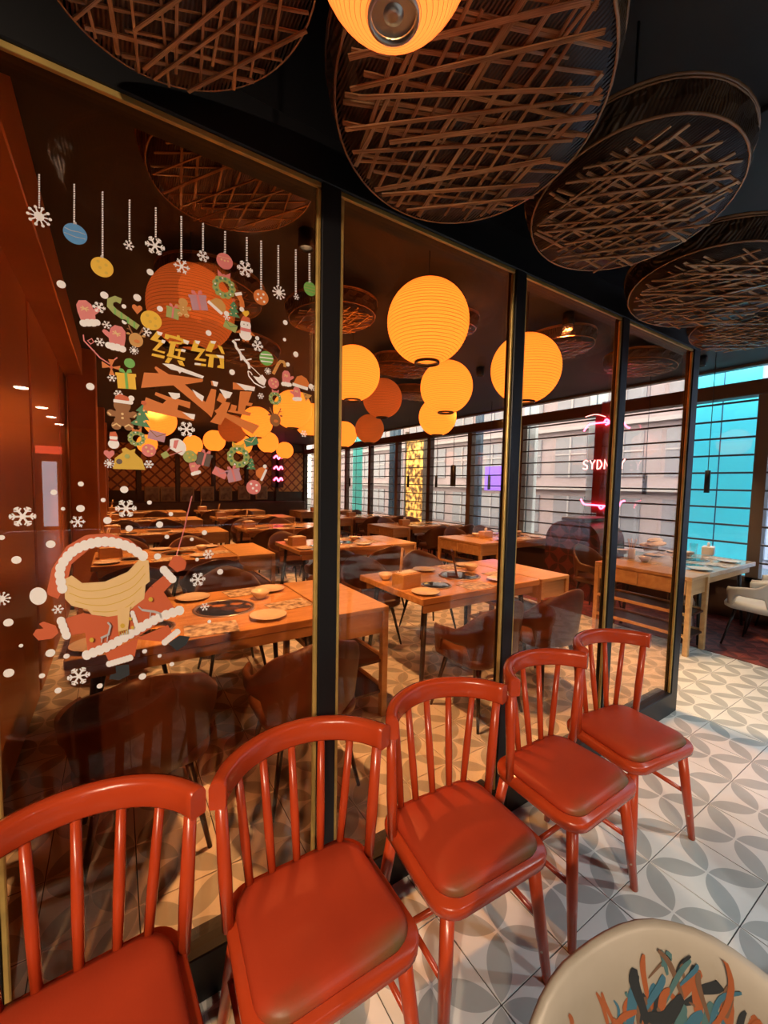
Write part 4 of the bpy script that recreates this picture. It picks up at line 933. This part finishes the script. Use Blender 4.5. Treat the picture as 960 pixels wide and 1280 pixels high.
def deer(x, y, s, lab, col='tan'):
    sticker('reindeer_head_sticker', lab, WG, x, y, s, [('sheet', col, [circ(0, -.1, .75, 18, .85)]), ('antler', 'brown', [line([(-.35, .6), (-.6, 1.1), (-.75, 1.5)], .14), line([(-.55, 1.0), (-.9, 1.1)], .12), line([(.35, .6), (.6, 1.1), (.75, 1.5)], .14), line([(.55, 1.0), (.9, 1.1)], .12)]), ('ear', col, [circ(-.8, .5, .22, 8, .14), circ(.8, .5, .22, 8, .14)]), ('nose', 'orange', [circ(.08, -.25, .32, 12, .2)])])
deer(170, 424, 10.5, 'brown reindeer head sticker beside the yellow letters'); deer(344, 524, 9.5, 'brown reindeer head sticker at the right of the wreath', 'brown')
ball(189, 400.5, 12, 'yellow cheese-like bauble sticker above the yellow letters', 'yellow', 'gold'); ball(162, 454, 6, 'small plain green ball sticker below the mittens', 'green', 'green')
sticker('bow_sticker', 'orange-red ribbon bow sticker below the mitten cord', WG, 139, 459, 10, [('sheet', 'orange', [[(0, 0), (-1, .6), (-.95, -.25)], [(0, 0), (.4, 1.0), (-.3, .95)], [(0, 0), (1, .35), (.9, -.25)], [(0, 0), (-.25, -1), (.35, -.95)]]), ('knot', 'red', [circ(0, 0, .22, 8)])])
gift(158, 476, 12.5, .06, 'tall yellow gift sticker with green ribbon', 'yellow', 'green'); ginger(153, 517, 22, 'gingerbread figure sticker wearing a red cap'); tree(177, 520, 16, 'green fir tree sticker next to the gingerbread figure', -.15)
sticker('snowman_sticker', 'tiny white snowman sticker under the gingerbread figure', WG, 142, 549, 12, [('sheet', 'white', [circ(0, -.5, .5, 14), circ(0, .15, .36, 12)]), ('cap', 'red', [[(-.38, .3), (.38, .3), (.2, .8), (-.3, .7)]]), ('scarf', 'pink', [line([(-.35, -.1), (.35, -.12)], .16)])])
wreath(171, 548, 10, 'small green wreath sticker with orange middle', 'orange'); envelope(196, 545, 9.5, -.2, 'brown envelope sticker under the red letters', 'lilac', 'brown'); ball(186, 563, 8, 'pink bauble sticker with hearts beside the yellow sack', 'pink', 'cream')
sticker('sack_sticker', 'patched yellow gift sack sticker', WG, 161, 574, 17, [('sheet', 'gold', [[(-1, -.75), (1.05, -.75), (.85, .0), (.35, .5), (-.35, .5), (-.85, .05)], [(-.35, .45), (.35, .45), (.45, .8), (.1, .65), (-.2, .85), (-.45, .7)]]), ('patch', 'char', [circ(-.6, -.2, .2, 8)]), ('patch', 'olive', [circ(-.1, .2, .18, 6)])])
heart(136.5, 568, 6.3, 'pink heart sticker beside the yellow sack', 'pink')
sticker('parachute_sticker', 'white and pink parachute sticker carrying a small box', WG, 215, 562, 13, [('sheet', 'white', [[(math.cos(a)*.9+.35, math.sin(a)*.9+.2) for a in [PI*k/12+.6-PI/2 for k in range(13)]] + [(-.2, .1)]]), ('gore', 'pink', [[(.2, .9), (.6, .95), (.35, .1), (.1, .2)]]), ('line', 'pink', [line([(-.1, .3), (-.6, -.4)], .06), line([(.9, -.1), (-.3, -.6)], .06)]), ('box', 'olive', [[(-1, -.5), (-.5, -.15), (-.2, -.6), (-.7, -.95)]])])
ball(237.6, 570.7, 8, 'yellow-green dotted bauble sticker below the letters', 'olive', 'gold'); gift(255, 574, 10, -.25, 'dark gift sticker with pink ribbon', 'char', 'pink'); mitten(243, 586, 9, .3, 'plain pink mitten sticker at the wreath bottom')
envelope(275, 591, 8.5, -.45, 'pink envelope sticker at the wreath bottom', 'pink'); gift(292, 594, 10, .25, 'lilac gift sticker with bow at the wreath bottom', 'lilac', 'pink'); wreath(298, 571, 14, 'large green wreath sticker near the wreath bottom', 'gold')
hat(326, 592, 9, 1.2, 'tilted orange bobble hat sticker by the pink bauble'); ball(317, 609, 9, 'lowest pink bauble sticker with white hearts', 'pink', 'white'); tree(314, 580, 8, 'small grey-green tree sticker by the large wreath'); envelope(314, 552, 8.5, .35, 'dark green envelope sticker right of the letters', 'dgreen', 'cream')
mitten(358, 474, 10.5, 0, 'pink mitten sticker standing next to the orange hat'); mitten(371, 493, 9.5, .1, 'pink mitten sticker below the orange hat', -1); hat(376, 478, 12, -.1, 'orange bobble hat sticker nearest the mullion'); ball(342, 479, 7, 'pink bauble sticker left of the standing mitten', 'pink', 'cream')
cane(347, 459, 11, -.45, 'orange candy cane sticker beside the green striped ball', 'tan', 'orange'); ball(333, 448, 9, 'green striped ball sticker in the wreath', 'green', 'white', False)
sticker('penguin_sticker', 'penguin sticker with red cap and scarf', WG, 307, 410, 16, [('sheet', 'white', [circ(0, -.5, .5, 16), circ(0, .2, .42, 16, .5)]), ('wing', 'orange', [[(-.4, -.2), (-.8, -.5), (-.4, -.5)], [(.4, -.2), (.8, -.5), (.4, -.5)], circ(-.15, -1.02, .13, 8, .08), circ(.15, -1.02, .13, 8, .08)]), ('cap', 'red', [[(-.4, .5), (.4, .5), (.3, .85), (-.2, .9)]]), ('scarf', 'pink', [line([(-.42, -.15), (.42, -.15)], .25)]), ('eye', 'char', [circ(-.14, .25, .05, 6), circ(.14, .25, .05, 6)])])
envelope(288, 408, 8, -.3, 'pale green envelope sticker beside the penguin', 'olive', 'dgreen'); tree(292, 387, 11, 'green fir tree sticker under the top wreath'); wreath(280, 359, 14.5, 'green wreath sticker with pink bow at the wreath top')
sticker('stocking_sticker', 'orange stocking sticker beside the top fir tree', WG, 300.5, 377, 11, [('sheet', 'orange', [[(-.5, .6), (.1, .8), (.4, .1), (.5, -.5), (.1, -.8), (-.1, -.5), (-.1, 0)]]), ('cuff', 'white', [line([(-.6, .65), (.15, .95)], .35), circ(.15, -.85, .28, 8)])])
hat(272, 381, 12, -.55, 'faded orange bobble hat sticker over the dim lantern', 'tan'); gift(248.5, 378, 12, .2, 'lilac gift sticker with big bow over the dim lantern', 'lilac', 'pink'); ginger(229, 384, 13, 'pale gingerbread figure sticker over the dim lantern', 'tan', False); gift(216, 391, 9, -.1, 'faded green gift sticker over the dim lantern', 'olive', 'pink'); heart(307, 392, 5, 'small yellow heart sticker above the penguin', 'yellow')
sticker('slice_sticker', 'orange triangular slice sticker next to the mullion', WG, 384, 496, 7, [('sheet', 'tan', [[(-.9, .7), (.9, .35), (-.3, -.9)]]), ('hole', 'brown', [circ(-.3, .3, .16, 8), circ(-.2, -.3, .16, 8)])]); wreath(344, 498, 8.5, 'small green wreath sticker below the pink bauble', 'pink')
S3 = lambda x, y: (240+x/5.647, 330+y/5.647)
px_sticker('sleigh_sticker', 'white sleigh and leaping reindeer silhouettes sticker', WG, [('silhouette', 'white', [line([S3(285, 540), S3(305, 560), S3(312, 590)], 3), line([S3(300, 535), S3(338, 535)], 1.6), line([S3(312, 590), S3(330, 610), S3(345, 640), S3(350, 680)], 3.), line([S3(335, 605), S3(370, 605)], 1.6), line([S3(350, 645), S3(375, 680), S3(398, 705), S3(405, 740)], 3.), line([S3(380, 680), S3(420, 670)], 1.6), line([S3(400, 710), S3(440, 745), S3(485, 790)], .8),
     [S3(430, 790), S3(470, 800), S3(495, 780), S3(525, 820), S3(510, 860), S3(470, 840)], line([S3(395, 755), S3(400, 790), S3(440, 840), S3(500, 872), S3(518, 865)], 1.4), line([S3(395, 755), S3(415, 765), S3(425, 785)], 1.2)])])
# lettering
def letters(name, label, col, polys, snow):
    px_sticker(name, label, 'lettering stickers', [('character', col, [[W(*p) for p in pl] for pl in polys]), ('snow_cap', 'white', [[W(*p) for p in pl] for pl in snow])], 'lettering')
letters('character_sticker', 'yellow Chinese character with snow caps, first of the upper pair', 'yellow', [
    [(165, 75), (205, 85), (170, 130), (225, 140), (165, 200), (222, 212), (215, 225), (135, 200), (180, 150), (120, 130)], [(135, 222), (220, 240), (213, 258), (130, 238)],
    [(222, 92), (300, 112), (300, 100), (320, 105), (318, 118), (382, 140), (372, 165), (330, 152), (330, 140), (250, 118), (240, 130), (215, 122)],
    [(246, 140), (335, 150), (331, 163), (246, 155)], [(256, 155), (292, 160), (275, 238), (240, 230)], [(290, 190), (358, 200), (352, 216), (288, 206)], [(312, 205), (325, 207), (318, 246), (303, 242)], [(236, 224), (356, 255), (350, 272), (230, 240)],
    [(240, 248), (270, 255), (245, 290), (217, 282)], [(300, 268), (335, 272), (352, 310), (318, 300)]],
    [[(165, 75), (205, 85), (195, 105), (172, 98)], [(200, 130), (225, 138), (215, 158), (195, 150)], [(340, 130), (382, 142), (372, 165), (345, 150)], [(330, 192), (358, 200), (352, 215), (325, 208)]])
letters('character_sticker', 'yellow Chinese character with snow caps, second of the upper pair', 'yellow', [
    [(415, 135), (455, 140), (435, 185), (490, 195), (445, 255), (495, 262), (490, 278), (415, 265), (455, 215), (392, 205)], [(418, 285), (495, 295), (492, 310), (416, 300)], [(520, 138), (562, 142), (530, 215), (490, 205)], [(568, 165), (600, 180), (618, 228), (595, 222)],
    [(490, 225), (612, 238), (614, 325), (568, 318), (570, 305), (588, 300), (582, 255), (545, 250), (540, 318), (505, 312), (515, 245), (490, 238)]],
    [[(420, 135), (455, 142), (445, 162), (425, 155)], [(525, 138), (562, 142), (552, 160), (525, 155)], [(560, 232), (612, 240), (612, 258), (575, 250)], [(418, 285), (460, 290), (455, 302), (416, 298)]])
letters('character_sticker', 'big orange-red Chinese character with snow caps, first of the lower pair', 'orange', [
    [(60, 453), (80, 350), (178, 355), (150, 320), (158, 308), (245, 362), (475, 395), (470, 412), (352, 430), (490, 548), (505, 625), (275, 435)], [(70, 600), (92, 515), (205, 558), (228, 535), (152, 500), (158, 480), (240, 510), (390, 548), (385, 590), (310, 565), (302, 598), (420, 640), (410, 672)]],
    [[(200, 290), (270, 295), (480, 375), (470, 392), (330, 345), (318, 358), (305, 340), (260, 330)], [(240, 482), (318, 490), (320, 515), (290, 530), (270, 525)], [(335, 615), (420, 630), (415, 662), (395, 660)], [(400, 462), (480, 510), (470, 545), (430, 510)]])
letters('character_sticker', 'big orange-red Chinese character with snow caps, second of the lower pair', 'orange', [
    [(490, 548), (528, 458), (562, 465), (548, 590), (530, 650), (505, 625)], [(525, 405), (575, 415), (565, 445), (530, 435)], [(672, 415), (820, 445), (810, 472), (672, 462)],
    [(720, 475), (800, 478), (775, 550), (805, 555), (795, 575), (760, 570), (750, 605), (795, 620), (785, 640), (635, 610), (655, 595), (662, 562), (700, 572), (690, 605), (705, 608)],
    [(520, 680), (565, 625), (548, 605), (575, 590), (600, 555), (565, 535), (585, 485), (635, 520), (622, 545), (655, 552), (630, 620), (850, 705), (805, 760), (620, 650), (590, 700)]],
    [[(535, 405), (575, 415), (565, 445), (545, 440)], [(582, 460), (670, 485), (650, 520), (620, 525)], [(695, 420), (820, 448), (815, 475), (770, 468), (755, 470)]])
# winter outfit
def B(*ps): return [A2(*p) for p in ps]
def beads(pts, r, n):
    P = crom([(x, y, 0) for x, y in pts], 10); L = [0]
    for i in range(1, len(P)): L.append(L[-1]+(P[i]-P[i-1]).length)
    out = []
    for k in range(n):
        s = L[-1]*k/(n-1); i = max(j for j in range(len(L)) if L[j] <= s+1e-6); i = min(i, len(P)-2); f = (s-L[i])/max(1e-6, L[i+1]-L[i]); q = P[i].lerp(P[i+1], f)
        cx, cy = A2(q.x, q.y); out.append(circ(cx, cy, r/2.2857, 12))
    return out
px_sticker('winter_outfit_sticker', 'large sticker of a red fur-trimmed winter outfit with cream scarf and black boots', 'winter outfit sticker', [
    ('jacket', 'red', [B((235, 425), (252, 545), (300, 535), (400, 490), (505, 420), (465, 362), (430, 350), (375, 418), (300, 437)), B((185, 442), (240, 425), (245, 482), (190, 492)), B((432, 348), (468, 318), (492, 340), (462, 372)),
      B((300, 540), (395, 495), (385, 550), (310, 562)), B((385, 500), (480, 460), (495, 488), (470, 508))]),
    ('hat', 'red', [B((132, 372), (148, 300), (190, 235), (245, 203), (310, 198), (370, 215), (412, 250), (405, 275), (340, 235), (260, 240), (205, 285), (190, 345), (165, 385))]),
    ('scarf', 'cream', [B((183, 330), (186, 385), (205, 405), (250, 415), (262, 430), (310, 436), (360, 428), (385, 405), (412, 385), (416, 345), (428, 335), (425, 275), (398, 272), (365, 308), (300, 336), (235, 340), (205, 318))]),
    ('scarf_knit', 'gold', [line(crom([(*A2(*p_), 0) for p_ in arc], 5), .8) for arc in (((195, 345), (240, 362), (300, 358), (370, 332), (412, 290)), ((198, 368), (245, 384), (305, 380), (375, 354), (415, 312)), ((215, 392), (255, 402), (310, 402), (370, 380), (405, 350)), ((265, 420), (310, 422), (355, 412), (385, 390)))]),
    ('fur_trim', 'white', beads([(178, 355), (172, 300), (205, 252), (255, 228), (310, 222), (365, 235), (408, 262)], 15, 18)),
    ('fur_trim', 'white', beads([(248, 545), (310, 520), (380, 480), (450, 440), (512, 418)], 14, 16)),
    ('fur_trim', 'white', beads([(378, 425), (392, 465)], 7, 6)),
    ('fur_trim', 'white', beads([(175, 448), (190, 488)], 13, 4)),
    ('fur_trim', 'white', beads([(468, 302), (492, 328)], 12, 4)),
    ('fur_trim', 'white', beads([(312, 570), (372, 552)], 9, 8)),
    ('fur_trim', 'white', beads([(470, 508), (506, 478)], 9, 6)),
    ('fur_trim', 'white', [circ(*A2(110, 376), 25/2.2857, 20)]),
    ('mitten', 'red', [B((95, 485), (105, 470), (125, 468), (112, 455), (125, 448), (160, 460), (168, 480), (150, 497), (110, 502)), B((480, 288), (495, 262), (515, 262), (532, 280), (528, 300), (505, 308))]),
    ('boot', 'black', [B((330, 575), (368, 570), (370, 600), (340, 615), (312, 612), (315, 600), (332, 595)), B((480, 510), (512, 488), (542, 492), (530, 515), (505, 532))]),
    ('scarf_tail', 'cream', [B((335, 415), (372, 405), (366, 470), (338, 478))]),
    ('scarf_fringe', 'gold', [line(B((340+k*6, 474-k), (341+k*6, 488-k)), .9) for k in range(5)]),
    ('deer_motif', 'grey', [line(B((288, 495), (310, 485), (316, 460), (308, 450)), 2.6), line(B((292, 490), (290, 508)), 1.2), line(B((308, 485), (306, 505)), 1.2), line(B((405, 415), (440, 420), (455, 425)), 2.8), line(B((405, 415), (395, 405)), 1.6), line(B((430, 418), (428, 436)), 1.2), line(B((455, 425), (458, 438)), 1.2)]),
    ('button', 'gold', [circ(*A2(372, 440), 2.2, 8), circ(*A2(378, 465), 2.2, 8), circ(*A2(350, 460), 3, 8), circ(*A2(262, 500), 3, 6), circ(*A2(430, 385), 3, 6)])])
px_sticker('string_sticker', 'long thin pink string sticker rising from the outfit mitten', 'winter outfit sticker', [('string', 'pink', [line(B((503, 265), (525, 190), (548, 92)), 1.3)])])
